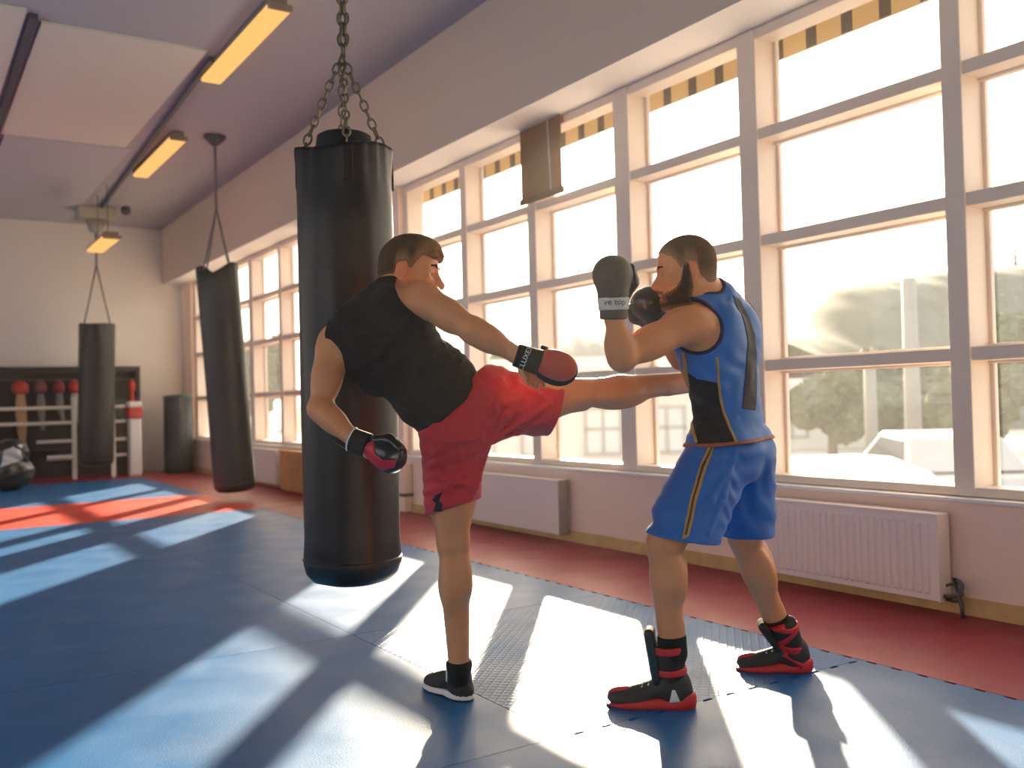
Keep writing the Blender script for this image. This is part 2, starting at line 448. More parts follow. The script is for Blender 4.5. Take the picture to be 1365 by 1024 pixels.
bevel(MB().box((WX - .15, 11.48, .50), (WX - .024, 12.57, .53)).build('lid', wd, t), .006)
# vertical pipe duct in the corner by the pier
t = empty('pipe_duct', (WX - .06, 9.02, 0), 'pale boxed pipe riser on the pier right of the big punching bag', 'duct')
bevel(MB().box((WX - .10, 8.9, 0), (WX - .003, 9.1, .50)).build('casing', M['wall'], t), .008)
bevel(MB().box((WX - .12, 8.88, .16), (WX - .003, 9.12, .19)).build('cover_strip', M['pipe'], t), .004)

# ------------------------------------------------------------------ ceiling
o = MB().box((1.06, 8.82, H - .03), (2.43, 12.55, H - .002)).build('ceiling_panel', M['panel'], origin=(1.75, 10.6, H))
tag(o, 'large cream ceiling panel between the two dark rails', 'ceiling panel', 'ceiling panels')
o = MB().box((-.6, 8.6, H - .03), (.93, 13.1, H - .002)).build('ceiling_panel', M['panel'], origin=(.1, 10.6, H))
tag(o, 'cream ceiling panel at the left edge beyond the rail', 'ceiling panel', 'ceiling panels')
o = MB().box((1.1, 12.60, H - .03), (2.5, 17.9, H - .002)).build('ceiling_panel', mat('lilac_ceiling_panel', (.52, .53, .56), .7), origin=(1.8, 15.2, H))
tag(o, 'grey lilac ceiling panel behind the cream one', 'ceiling panel', 'ceiling panels')
for (a, b, w, lab) in (((.99, 8.7), (1.03, 18.1), .035, 'dark ceiling rail left of the large cream panel'), ((2.52, 9.0), (2.86, 17.9), .022, 'thin dark ceiling rail leading to the far bracket')):
    d = unit(np.array([b[0] - a[0], b[1] - a[1], 0])); s = np.array([-d[1], d[0], 0])
    c = np.array([(a[0] + b[0]) / 2, (a[1] + b[1]) / 2, H - .025]); L = np.linalg.norm(np.array(b) - np.array(a)) / 2
    o = MB().obox(c, (d, s, np.array([0, 0, 1.])), (L, w, .024)).build('ceiling_rail', M['rail'], origin=c)
    tag(o, lab, 'rail', 'dark ceiling rails')
def lamp(x, y0, y1, z, label, w=.095, hang=0.0):
    t = empty('ceiling_lamp', (x, (y0 + y1) / 2, z), label, 'ceiling lamp', 'tube lamps on the ceiling')
    bevel(MB().box((x - w * .8, y0 + .02, z - .005), (x + w * .8, y1 + .12, z + .06)).build('housing', M['lamphouse'], t), .01)
    bevel(MB().box((x - w, y0, z - .05), (x + w, y1, z - .004)).build('diffuser', M['tube'], t), .012)
    bevel(MB().box((x - w - .006, y0 - .03, z - .054), (x + w + .006, y0 - .0, z + .0)).build('end_cap', M['lamphouse'], t), .006)
    for yy in (y0 + .3, y1 - .3):
        MB().tube([(x, yy, z + .05), (x, yy, H)], .006, 6).build('rod', M['rail'], t, smooth=True)
lamp(2.62, 7.40, 9.40, 4.33, 'nearest of the three glowing tube lamps, at the top of the photo')
lamp(2.84, 11.6, 13.7, 4.33, 'middle glowing tube lamp between the cream panel and the far chain hook')
lamp(2.62, 14.6, 16.0, 3.62, 'smallest glowing tube lamp hung low by the far bracket', w=.12)
bk = P(130, 432, 15.5); bk[2] = H
t = empty('ceiling_bracket', bk, 'pale bracket box on the ceiling where the far bag hangs', 'bracket')
bevel(MB().obox((bk[0], bk[1], H - .102), (np.array([1., 0, 0]), np.array([0, 1., 0]), np.array([0, 0, 1.])), (.28, .2, .10)).build('box', mat('greenish_grey_paint', (.45, .44, .36), .6), t), .03)
MB().lathe((bk[0], bk[1], H - .42), [(.03, 0), (.10, .03), (.16, .22)], 18).build('funnel', mat('greenish_grey_paint_dark', (.36, .35, .30), .6), t, smooth=True)
MB().lathe((bk[0] + .42, bk[1] - .25, H - .14), [(.0, 0), (.06, .02), (.08, .07), (.06, .139)], 14).build('sensor', M['rail'], t, smooth=True)

# ------------------------------------------------------------------ punching bags
def chain(mb, a, b, link=.052, r=.0048, sag=0.0):
    a, b = np.asarray(a, float), np.asarray(b, float); L = np.linalg.norm(b - a)
    n = max(2, int(round(L / (link * .78)))); t = (b - a) / L
    s1 = unit(np.cross(t, [0.31, 0.74, 0.2])); s2 = np.cross(t, s1)
    for i in range(n):
        q = (i + .5) / n
        c = a + (b - a) * q + np.array([0, 0, -sag * 4 * q * (1 - q)])
        s = s1 if i % 2 else s2
        s = unit(s + .25 * (s1 * math.sin(i * 2.1) + s2 * math.cos(i * 1.7)))
        path = []
        for k in range(12):
            w = 2 * math.pi * k / 12
            path.append(c + t * (link * .5 * math.cos(w)) + s * (link * .30 * math.sin(w)))
        mb.tube(path, r, 6, closed=True)
    return mb
def heavy_bag(top, bottom, r, label, m, notch, hook, yoke, straps, grp=None, taper=0.0, chn=M['chain'], big=False):
    top, bottom = np.asarray(top, float), np.asarray(bottom, float)
    L = np.linalg.norm(top - bottom); u = (top - bottom) / L
    a = unit(np.cross([0, 1.0, 0], u)); a = unit(VR - u * np.dot(VR, u)); b = np.cross(u, a)
    t = empty('punching_bag', bottom, label, 'punching bag', grp)
    def mod(rr, z, q):
        f = z / L
        k = 1.0 + .010 * math.sin(3 * q + 4 * f) * (1 if rr > .5 * r else 0) + .008 * math.sin(7 * q + 9 * f + 1)
        if f > .86:                                           # leather gathered towards the straps
            g = (f - .86) / .14
            k += -.12 * g * (0.5 + .5 * math.cos(4 * (q + .55))) + .022 * g * math.sin(17 * q) + .015 * g * math.sin(9 * q + 1)
        if .03 < f < .09: k += .012 * math.sin(26 * q) * (1 - abs(f - .06) / .03)
        zz = z
        if f > .985: zz = z + notch * math.cos(2 * q + .5)
        return rr * k, zz
    prof = [(.02, 0), (r * .55, .004), (r * .82, .02), (r * .95, .05), (r * .99, .085), (r * 1.005, .10), (r * .985, .112), (r, .13)]
    for i in range(1, 22): prof.append((r * (1 - taper * abs(i / 22 - .45)), .13 + (L - .17) * i / 22))
    prof += [(r * 1.0, L - .015), (r * .99, L), (r * .93, L + .004), (r * .88, L - .02), (r * .84, L - .09), (.02, L - .10)]
    MB().lathe(bottom, prof, 56, axis=(a, b, u), mod=mod).build('bag_body', m, t, smooth=True)
    MB().tube([bottom + u * .112 + (a * math.cos(q) + b * math.sin(q)) * r * 1.004 for q in np.linspace(0, 2 * math.pi, 48, endpoint=False)], .004, 6, closed=True).build('seam', m, t, smooth=True)
    if big:
        mb = MB(); mb.lathe(top - u * .06, [(.02, 0), (r * .60, 0), (r * .62, .02), (r * .56, .125), (r * .48, .135), (.02, .12)], 30, axis=(a, b, u))
        mb.build('inner_cap', M['black'], t, smooth=True)
    yk = top + np.array([0, 0, yoke])
    yk = np.array([hook[0], hook[1], top[2] + yoke]) if hook is not None else yk
    for k in range(straps):
        q = math.pi * (.25 + 2 * k / straps) + (.2 if not big else -.55)
        e = top + (a * math.cos(q) + b * math.sin(q)) * r * .86 - u * .01
        if big: chain(MB(), e, yk, sag=.0).build('chain', chn, t, smooth=True)
        else: MB().tube([e, e + (yk - e) * .5 + np.array([0, 0, -.01]), yk], .011, 6).build('strap', chn, t, smooth=True)
        if big:
            s = unit(a * math.cos(q) + b * math.sin(q)); tt = np.cross(u, s)
            bevel(MB().obox(top + s * r * .968 - u * .095, (s, tt, u), (.008, .020, .07)).build('hanger_loop', m, t), .004)
    hp = np.array([yk[0], yk[1], H]) if hook is None else np.asarray(hook, float)
    if big:
        mb = MB(); chain(mb, yk, hp, .058, .0055); chain(mb, yk + VR * .012, hp + VR * .03, .058, .0055); mb.build('main_chain', chn, t, smooth=True)
    else:
        MB().tube([yk, hp], .016, 8).build('main_chain', chn, t, smooth=True)
        if hp[2] > H - .01: MB().lathe(hp - np.array([0, 0, .13]), [(.02, 0), (.05, .02), (.13, .10), (.13, .13)], 16).build('ceiling_hook', M['rail'], t, smooth=True)
    return t
DB = 4.15
bt, bb = P(459, 203, DB), P(456.5, 782, DB - .1)
bb[0], bb[1] = bt[0] - .004, bt[1] + .004
heavy_bag(bt, bb, .207, 'big black leather punching bag hanging on brass chains behind the kicker', M['leather'], .018, np.array([bt[0], bt[1], H]), .42, 4, big=True, taper=.06)
b2t, b2b = P(290, 360, 11.6), P(313.5, 656, 11.6); hk = P(288, 190, 12.0); hk[2] = H
heavy_bag(b2t, b2b, .245, 'tilted black punching bag hanging near the far windows', M['bagblue'], .07, np.array([b2t[0], b2t[1], H]), .75, 4, chn=mat('grey_cord', (.2, .17, .17), .6))
heavy_bag(P(130, 432, 15.5), P(127.5, 621, 15.5), .272, 'straight black punching bag hanging in front of the back wall rack', M['leather'], .01, np.array([P(130, 432, 15.5)[0], P(130, 432, 15.5)[1], H - .425]), .95, 2, chn=mat('dark_cord', (.12, .11, .10), .6))
t = empty('standing_bag', (4.13, 17.3, 0), 'short dark teal floor bag standing in the far corner', 'floor bag')
MB().lathe((4.13, 17.3, 0), [(.02, 0), (.22, 0), (.24, .02), (.245, .3), (.24, .7), (.235, 1.28), (.22, 1.345), (.18, 1.36), (.02, 1.36)], 32).build('bag_body', M['bagblue'], t, smooth=True)
MB().tube([(4.13 + .242 * math.cos(q), 17.3 + .242 * math.sin(q), 1.325) for q in np.linspace(0, 6.283, 32, endpoint=False)], .012, 6, closed=True).build('rim', mat('green_rim', (.03, .14, .09), .5), t, smooth=True)

# ------------------------------------------------------------------ rack and ring at the back wall
RK0, RK1 = .2, 3.62
t = empty('equipment_rack', ((RK0 + RK1) / 2, 18.0, 0), 'dark wall rack for boxing gear along the back wall', 'rack')
dk = mat('dark_stained_wood', (.025, .016, .015), .6)
MB().box((RK0, 18.14, 0), (RK1, 18.195, 1.86)).build('back_board', dk, t)
for x in (RK0, 3.55): bevel(MB().box((x, 17.82, 0), (x + .07, 18.14, 1.86)).build('side_panel', dk, t), .006)
bevel(MB().box((RK0, 17.80, 1.80), (RK1, 18.16, 1.88)).build('top_board', dk, t), .006)
for z in (.45, .95): bevel(MB().box((RK0 + .07, 17.86, z), (3.55, 18.14, z + .03)).build('shelf', dk, t), .004)
MB().tube([(RK0 + .07, 17.9, 1.66), (3.55, 17.9, 1.66)], .014, 8).build('hanging_rail', M['pipe'], t, smooth=True)
redm = mat('red_gear_vinyl', (.50, .03, .025), .45); tanm = mat('tan_pad', (.50, .30, .16), .6); grym = mat('grey_strap_fabric', (.22, .21, .21), .8)
def hanging_gear(x, topm, bodym, L, w, label, curve=0.0):
    """a glove or pad with a strap, hung from the rack's rail"""
    t = empty('hanging_gear', (x, 17.72, 1.55), label, 'boxing gear', 'gear hung in the wall rack')
    MB().lathe((x, 17.72, 1.42), [(.02, 0), (w * .8, .02), (w, .08), (w * .9, .16), (w * .5, .21), (.02, .22)], 16).build('pad', topm, t, smooth=True)
    n = 9; rings = []
    for i in range(n):
        f = i / (n - 1); z = 1.44 - L * f; xx = x + curve * f * f; ww = w * .55 * (.6 + .6 * math.sin(math.pi * min(1, f * 1.1 + .12)))
        rings.append([(xx + ww * math.cos(q), 17.72 + .035 * math.sin(q), z) for q in np.linspace(0, 6.283, 12, endpoint=False)])
    MB().rings(rings).build('body', bodym, t, smooth=True)
    MB().tube([(x, 17.72, 1.62), (x + .005, 17.78, 1.66), (x, 17.84, 1.675), (x, 17.876, 1.668)], .006, 6).build('loop', grym, t, smooth=True)
hanging_gear(1.72, redm, tanm, 1.0, .13, 'red topped tan pad hanging longest in the back rack', .03)
hanging_gear(2.02, mat('dull_red_vinyl', (.20, .05, .05), .5), grym, .62, .10, 'dull red glove with a grey strap, second from the tan pad', .02)
hanging_gear(2.30, mat('dark_red_vinyl', (.24, .03, .03), .5), grym, .50, .09, 'dark red glove with a curved strap, third from the tan pad', .06)
hanging_gear(2.54, redm, mat('pale_strap', (.45, .43, .42), .7), .55, .10, 'bright red glove with a pale strap nearest the hanging far bag', .05)
hanging_gear(3.46, redm, redm, .50, .06, 'narrow red strap pad at the right end of the back rack')
bx = MB().box((2.62, 17.88, .982), (2.84, 18.12, 1.60)).build('gear_box', mat('maroon_box', (.14, .01, .02), .6), origin=(2.73, 18, .98)); bevel(bx, .01)
tag(bx, 'maroon gear box on the rack shelf left of the far bag', 'box')
bx = MB().box((3.18, 17.88, .982), (3.42, 18.12, 1.32)).build('gear_box', mat('olive_box', (.06, .06, .05), .6), origin=(3.3, 18, .98)); bevel(bx, .01)
tag(bx, 'grey gear box on the rack shelf right of the far bag', 'box')
cream = mat('cream_ring_paint', (.74, .70, .64), .5)
t = empty('boxing_ring_fence', (2.4, 17.3, 0), 'cream rope fence of a boxing ring in front of the rack', 'ring fence')
for x, h_ in ((2.46, 1.36), (3.06, 1.9)):
    bevel(MB().box((x - .035, 17.27, 0), (x + .035, 17.34, h_)).build('post', cream, t), .008)
for z in (.36, .63, .93, 1.18):
    w = .028 if z > .4 else .045
    MB().tube([(-1.2 if z > .7 else (1.9 if z > .4 else 2.05), 17.305, z + .0), (2.46, 17.305, z + .004)], w, 10).build('rope', cream, t, smooth=True)
    MB().tube([(3.06, 17.305, z), (3.275, 17.305, z + .004)], .026, 10).build('rope', cream, t, smooth=True)
t = empty('corner_post', (3.40, 17.28, 0), 'white padded corner post with a red band near its top', 'post')
bevel(MB().box((3.30, 17.18, 0), (3.50, 17.38, .97)).build('white_pad', mat('white_vinyl', (.72, .72, .74), .4), t), .03)
bevel(MB().box((3.28, 17.16, .97), (3.52, 17.40, 1.16)).build('red_pad', redm, t), .03)
bevel(MB().box((3.29, 17.17, 1.16), (3.51, 17.39, 1.26)).build('cap', mat('white_vinyl_cap', (.78, .77, .76), .4), t), .03)

# ------------------------------------------------------------------ outside
grass = mat('dry_green_foliage', (.055, .070, .028), .9, var=.35, vscale=3)
street = MB().box((WX + .3, -30, -1.1), (160, 220, -.9)).build('street', mat('pale_street', (.30, .29, .27), .9, var=.1, vscale=.4))
tag(street, 'pale sunlit street outside the windows', 'street', kind='structure')
def hill(D, pts, depth, m, label, rough=.5, name='hill'):
    """ridge that rises from the street; its skyline follows pts"""
    mb = MB(); n = 90; xs = np.linspace(pts[0][0], pts[-1][0], n); ys = np.interp(xs, [p[0] for p in pts], [p[1] for p in pts])
    rows = []
    rg = np.random.default_rng(int(D))
    for f in (0, .08, .2, .35, .5, .65, .8, .92, 1.0, 1.25, 1.7):
        row = []
        for i in range(n):
            q = P(xs[i], ys[i], D) if f <= 1 else P(xs[i], ys[i], D)
            top = q[2] + .9
            z = -.9 + top * (1 - (1 - min(f, 1)) ** 1.7) if f <= 1 else -.9 + top * max(0, 1 - (f - 1) / .7) ** 1.3
            dd = (f - 1) * depth
            b = q + VF * dd; nz = rough * (math.sin(i * .9 + f * 7) + math.sin(i * 2.3 + f * 3) + rg.normal() * .7) * .13 * min(1, top / 4)
            row.append((b[0], b[1], max(-.95, z + nz)))
        rows.append(row)
    V = [p for r in rows for p in r]; Fc = [(a * n + i, a * n + i + 1, (a + 1) * n + i + 1, (a + 1) * n + i) for a in range(len(rows) - 1) for i in range(n - 1)]
    c = np.mean(np.array(V), axis=0); c[2] = -.9
    o = link_mesh(name, mk_mesh(name, np.array(V) - c, Fc, m)); o.location = tuple(c)
    return tag(o, label, 'hill', kind='structure')
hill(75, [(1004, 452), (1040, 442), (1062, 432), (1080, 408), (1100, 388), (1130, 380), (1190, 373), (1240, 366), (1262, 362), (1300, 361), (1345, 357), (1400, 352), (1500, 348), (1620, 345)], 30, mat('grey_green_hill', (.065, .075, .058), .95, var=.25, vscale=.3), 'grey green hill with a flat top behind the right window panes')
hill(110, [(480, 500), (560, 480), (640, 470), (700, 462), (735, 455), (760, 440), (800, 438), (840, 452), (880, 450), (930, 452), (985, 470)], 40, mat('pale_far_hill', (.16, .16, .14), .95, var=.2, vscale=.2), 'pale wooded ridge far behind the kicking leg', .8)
def tree(px, D, ybase, ytop, wpx, label, seed):
    rg = np.random.default_rng(seed)
    b = P(px, ybase, D); b[2] = -.9; top = P(px, ytop, D)[2]; w = wpx * D / FPX / 2
    hgt = top - b[2]; t = empty('street_tree', b, label, 'tree', 'trees outside')
    MB().tube([b, b + np.array([.05, .03, hgt * .4]), b + np.array([0.1, 0, hgt * .75])], [w * .12, w * .09, w * .04], 8).build('trunk', mat('bark_%d' % seed, (.12, .09, .06), .9), t, smooth=True)
    mb = MB()
    for k in range(16):
        q = rg.uniform(0, 6.283); rr = w * .62 * math.sqrt(rg.uniform(0, 1)); zz = b[2] + hgt * rg.uniform(.32, .86)
        c = np.array([b[0] + rr * math.cos(q), b[1] + rr * math.sin(q), zz]); s = w * rg.uniform(.28, .45)
        bm = bmesh.new(); bmesh.ops.create_icosphere(bm, subdivisions=3, radius=1.0)
        for v in bm.verts:
            n_ = v.co; d_ = 1 + .14 * math.sin(n_.x * 9 + k) * math.sin(n_.y * 8 + k) + .12 * math.sin(n_.z * 13 + n_.x * 11) + rg.normal() * .07
            v.co = n_ * d_
        mb.add([c + np.array(v.co) * s for v in bm.verts], [[v.index for v in f.verts] for f in bm.faces]); bm.free()
    mb.build('crown', grass, t)
tree(1330, 24, 600, 395, 190, 'dark bushy tree outside the rightmost window pane', 3)
tree(1195, 30, 600, 470, 150, 'olive tree outside left of the last mullion, below the hill', 4)
tree(1110, 26, 600, 492, 120, 'small hazy tree outside just right of the boxer in blue', 5)
tree(690, 46, 560, 452, 90, 'pale tree outside above the red and black mitt', 6)
tree(355, 40, 560, 400, 80, 'grey tree outside the far windows', 8)
# low pale houses
def house(pa, pb, D, ztop, label, wins, m):
    a, b = P(pa, 520, D), P(pb, 520, D); c = (a + b) / 2
    x = unit(np.array([b[0] - a[0], b[1] - a[1], 0])); y = np.array([-x[1], x[0], 0]); Lh = np.linalg.norm((b - a)[:2]) / 2
    if np.dot(y, VF) < 0: y = -y
    c0 = np.array([c[0], c[1], -.9]); t = empty('street_house', c0, label, 'house', 'low houses outside')
    hh = (ztop + .9) / 2
    MB().obox(c0 + y * 2.5 + np.array([0, 0, hh]), (x, y, VU), (Lh, 2.5, hh)).build('wall', m, t)
    MB().add([c0 - x * (Lh + .3) - y * .4 + VU * 2 * hh, c0 + x * (Lh + .3) - y * .4 + VU * 2 * hh, c0 + x * (Lh + .3) + y * 5.4 + VU * 2 * hh, c0 - x * (Lh + .3) + y * 5.4 + VU * 2 * hh,
              c0 - x * Lh + y * 2.5 + VU * (2 * hh + .9), c0 + x * Lh + y * 2.5 + VU * (2 * hh + .9)],
             [(0, 1, 5, 4), (2, 3, 4, 5), (1, 2, 5), (3, 0, 4), (3, 2, 1, 0)]).build('roof', mat('grey_roof', (.34, .32, .31), .8), t)
    dk = mat('house_window_frame', (.30, .30, .30), .5)
    for i in range(wins):
        q = c0 + x * Lh * (-1 + 2 * (i + .5) / wins) + VU * hh * 1.05
        f = MB()
        for sx in (-1, 0, 1): f.obox(q + x * sx * Lh * .55 / wins, (x, y, VU), (.05, .05, hh * .5))
        for sz in (-1, .1, 1): f.obox(q + VU * sz * hh * .5, (x, y, VU), (Lh * .55 / wins + .05, .05, .05))
        fo = f.build('window', dk, t)
        MB().obox(q, (x, y, VU), (Lh * .55 / wins, .02, hh * .5)).build('pane', mat('house_pane', (.5, .52, .52), .2), fo)
house(590, 930, 24, 1.35, 'pale low house outside behind the kicking leg', 4, mat('pale_pink_render', (.62, .55, .50), .9))
house(950, 1300, 34, .75, 'long low grey house outside behind the boxer in blue', 5, mat('grey_render', (.55, .54, .50), .9))
# mast on the hill, pale poles standing in for light reflections in the glass
mst = P(1354, 358, 74); t = empty('lattice_mast', mst, 'thin dark lattice mast on top of the hill', 'mast')
mst = mst + np.array([0, 0, -1.25])
MB().tube([mst, mst + VU * 3.9], [.2, .07], 6).build('pole', M['pipe'], t, smooth=True)
for k in range(5): MB().obox(mst + VU * (1.6 + k * .5), (VR, VF, VU), (.42 - .05 * k, .05, .06)).build('cross_arm', M['pipe'], t)
for px, D, yt, lab in ((1216, 17, 371, 'pale pole added for a pane reflection left of the last mullion'), (1160, 21, 480, 'short pale pole added for a pane reflection behind the boxer in blue')):
    b = P(px, 520, D); b[2] = -.9; zt = P(px, yt, D)[2]
    t = empty('reflection_pole', b, lab, 'pole')
    MB().tube([b, (b[0], b[1], zt)], [.15, .12], 12).build('shaft', mat('reflection_pole_grey', (.20, .20, .19), .8), t, smooth=True)
    MB().tube([(b[0], b[1], -.9), (b[0], b[1], -.6)], [.24, .2], 12).build('foot', mat('reflection_pole_foot', (.45, .44, .42), .8), t, smooth=True)
# parked car
def car(px, py, D, label, paint, yaw):
    c = P(px, py, D); c[2] = -.9
    t = empty('parked_car', c, label, 'car', 'cars outside')
    x = np.array([math.cos(yaw), math.sin(yaw), 0]); y = np.array([-x[1], x[0], 0])
    def loft(prof, ws, name, m):
        rings = []
        for (q, w) in zip(prof, ws):
            rings.append([c + x * p[0] + y * p[1] * w + VU * p[2] for p in q])
        return rings
    side = [(-2.1, .35), (-2.15, .62), (-1.95, .86), (-1.2, .93), (.9, .93), (1.75, .80), (2.12, .62), (2.1, .33)]
    cab = [(-1.75, .90), (-1.25, 1.33), (-.6, 1.42), (.15, 1.40), (.95, .92)]
    def prism(pts, w0, w1, zc):
        L = []; n = len(pts)
        for s in (-1, 1):
            for (a, z) in pts: L.append(c + x * a + y * s * (w0 + (w1 - w0) * max(0, (z - zc[0]) / (zc[1] - zc[0]))) + VU * z)
        return L, [tuple(range(n - 1, -1, -1)), tuple(range(n, 2 * n))] + [(i, (i + 1) % n, n + (i + 1) % n, n + i) for i in range(n)]
    V, F_ = prism(side, .86, .80, (.35, .93)); bevel(MB().add(V, F_).build('body', paint, t), .06, 3)
    V, F_ = prism(cab, .78, .60, (.90, 1.42)); bevel(MB().add(V, F_).build('cabin', paint, t), .05, 3)
    gl = mat('car_glass', (.04, .05, .06), .1)
    for s in (-1, 1):
        V = [c + x * a + y * s * (.79 - .17 * (z - .9) / .52 + .0) + VU * z for a, z in ((-1.4, .95), (-1.05, 1.30), (.05, 1.33), (.62, .95))]
        V += [p - y * s * .03 for p in V]
        MB().add(V, [(0, 1, 2, 3), (7, 6, 5, 4)] + [(i, (i + 1) % 4, 4 + (i + 1) % 4, 4 + i) for i in range(4)]).build('side_window', gl, t)
    V = [c + x * a + y * b_ + VU * z for a, b_, z in ((.93, -.68, .96), (.93, .68, .96), (.25, .58, 1.38), (.25, -.58, 1.38))]; V += [p - x * .03 - VU * .03 for p in V]
    MB().add(V, [(0, 1, 2, 3), (7, 6, 5, 4)] + [(i, (i + 1) % 4, 4 + (i + 1) % 4, 4 + i) for i in range(4)]).build('windscreen', gl, t)
    for a in (-1.3, 1.3):
        for s in (-1, 1):
            q = c + x * a + y * s * .74 + VU * .31
            MB().lathe(q - y * .1, [(.05, 0), (.29, .0), (.31, .03), (.31, .17), (.29, .2), (.05, .2)], 20, axis=(x, VU, y)).build('wheel', M['black'], t, smooth=True)
car(1075, 600, 9.3, 'white parked car just outside the low right window pane', mat('white_car_paint', (.85, .85, .86), .25, coat=.5), R_(60))
car(1235, 600, 14.5, 'grey parked car outside the low pane left of the last mullion', mat('silver_car_paint', (.30, .31, .33), .3, metal=.4), R_(52))
# awning valance and the torn blind
t = empty('awning', (5.02, 5.0, 3.34), 'tan awning valance with dark tabs outside the window heads', 'awning')
tanf = bpy.data.materials.new('tan_awning_fabric'); tanf.use_nodes = True
q = tanf.node_tree; q.nodes.clear(); qo = q.nodes.new('ShaderNodeOutputMaterial'); qm = q.nodes.new('ShaderNodeMixShader'); qd = q.nodes.new('ShaderNodeBsdfDiffuse'); ql = q.nodes.new('ShaderNodeBsdfTranslucent')
qd.inputs['Color'].default_value = (.50, .40, .26, 1); ql.inputs['Color'].default_value = (.42, .34, .22, 1); qm.inputs[0].default_value = .5
q.links.new(qd.outputs[0], qm.inputs[1]); q.links.new(ql.outputs[0], qm.inputs[2]); q.links.new(qm.outputs[0], qo.inputs[0])
MB().box((5.0, .2, 3.34), (5.008, 10.8, 3.84)).build('fabric_band', tanf, t)
MB().add([(4.66, .2, 4.02), (5.0, .2, 3.84), (5.0, 10.8, 3.84), (4.66, 10.8, 4.02), (4.66, .2, 4.03), (5.0, .2, 3.85), (5.0, 10.8, 3.85), (4.66, 10.8, 4.03)], [(0, 1, 2, 3), (7, 6, 5, 4), (0, 4, 5, 1), (2, 6, 7, 3)]).build('top_sheet', tanf, t)
tabm = mat('dark_awning_tab', (.09, .08, .07), .8)
tab0 = None
for k in range(37):
    y = .55 + k * .275
    if tab0 is None: tab0 = tb = MB().box((4.992, y - .04, 3.345), (4.998, y + .04, 3.50)).build('tab', tabm, t)
    else:
        tb = tab0.copy(); COL.objects.link(tb); tb.parent = t; tb.location = (0, k * .275, 0)
t = empty('window_blind', (4.46, 6.45, 3.38), 'short brown blind hanging crooked in the sunlit window column', 'blind')
bl = bpy.data.materials.new('brown_blind_fabric'); bl.use_nodes = True
q = bl.node_tree; q.nodes.clear(); qo = q.nodes.new('ShaderNodeOutputMaterial'); qm = q.nodes.new('ShaderNodeMixShader'); qd = q.nodes.new('ShaderNodeBsdfDiffuse'); ql = q.nodes.new('ShaderNodeBsdfTranslucent')
qd.inputs['Color'].default_value = (.40, .26, .16, 1); ql.inputs['Color'].default_value = (.30, .18, .10, 1); qm.inputs[0].default_value = .35
q.links.new(qd.outputs[0], qm.inputs[1]); q.links.new(ql.outputs[0], qm.inputs[2]); q.links.new(qm.outputs[0], qo.inputs[0])
MB().box((4.455, 6.16, 2.80), (4.462, 6.74, 3.375)).build('fabric', bl, t)
bevel(MB().box((4.445, 6.14, 2.75), (4.47, 6.76, 2.80)).build('bottom_bar', mat('brown_bar', (.22, .14, .08), .5), t), .004)
MB().tube([(4.45, 6.33, 3.375), (4.45, 6.30, 2.78)], .004, 6).build('cord', M['white'], t, smooth=True)

# ------------------------------------------------------------------ smooth bodies: signed distance fields meshed by surface nets
def d_rc(p, a, b, r1, r2):
    ab = b - a; q = p - a
    hh = np.clip((q @ ab) / np.dot(ab, ab), 0, 1)
    return np.sqrt(((q - hh[:, None] * ab) ** 2).sum(1)) - (r1 + (r2 - r1) * hh)
def d_el(p, c, r, fr):
    q = ((p - c) @ fr.T)
    k0 = np.sqrt(((q / r) ** 2).sum(1)); k1 = np.sqrt(((q / (r * r)) ** 2).sum(1))
    return k0 * (k0 - 1) / np.maximum(k1, 1e-9)
def d_box(p, c, hv, fr, rad):
    q = np.abs((p - c) @ fr.T) - (np.asarray(hv) - rad)
    return np.sqrt((np.maximum(q, 0) ** 2).sum(1)) + np.minimum(q.max(1), 0) - rad
A32 = lambda v: np.asarray(v, np.float32)
def frame3(x, y):
    x = unit(x); y = np.asarray(y, float); y = unit(y - x * np.dot(x, y)); return np.array([x, y, np.cross(x, y)])

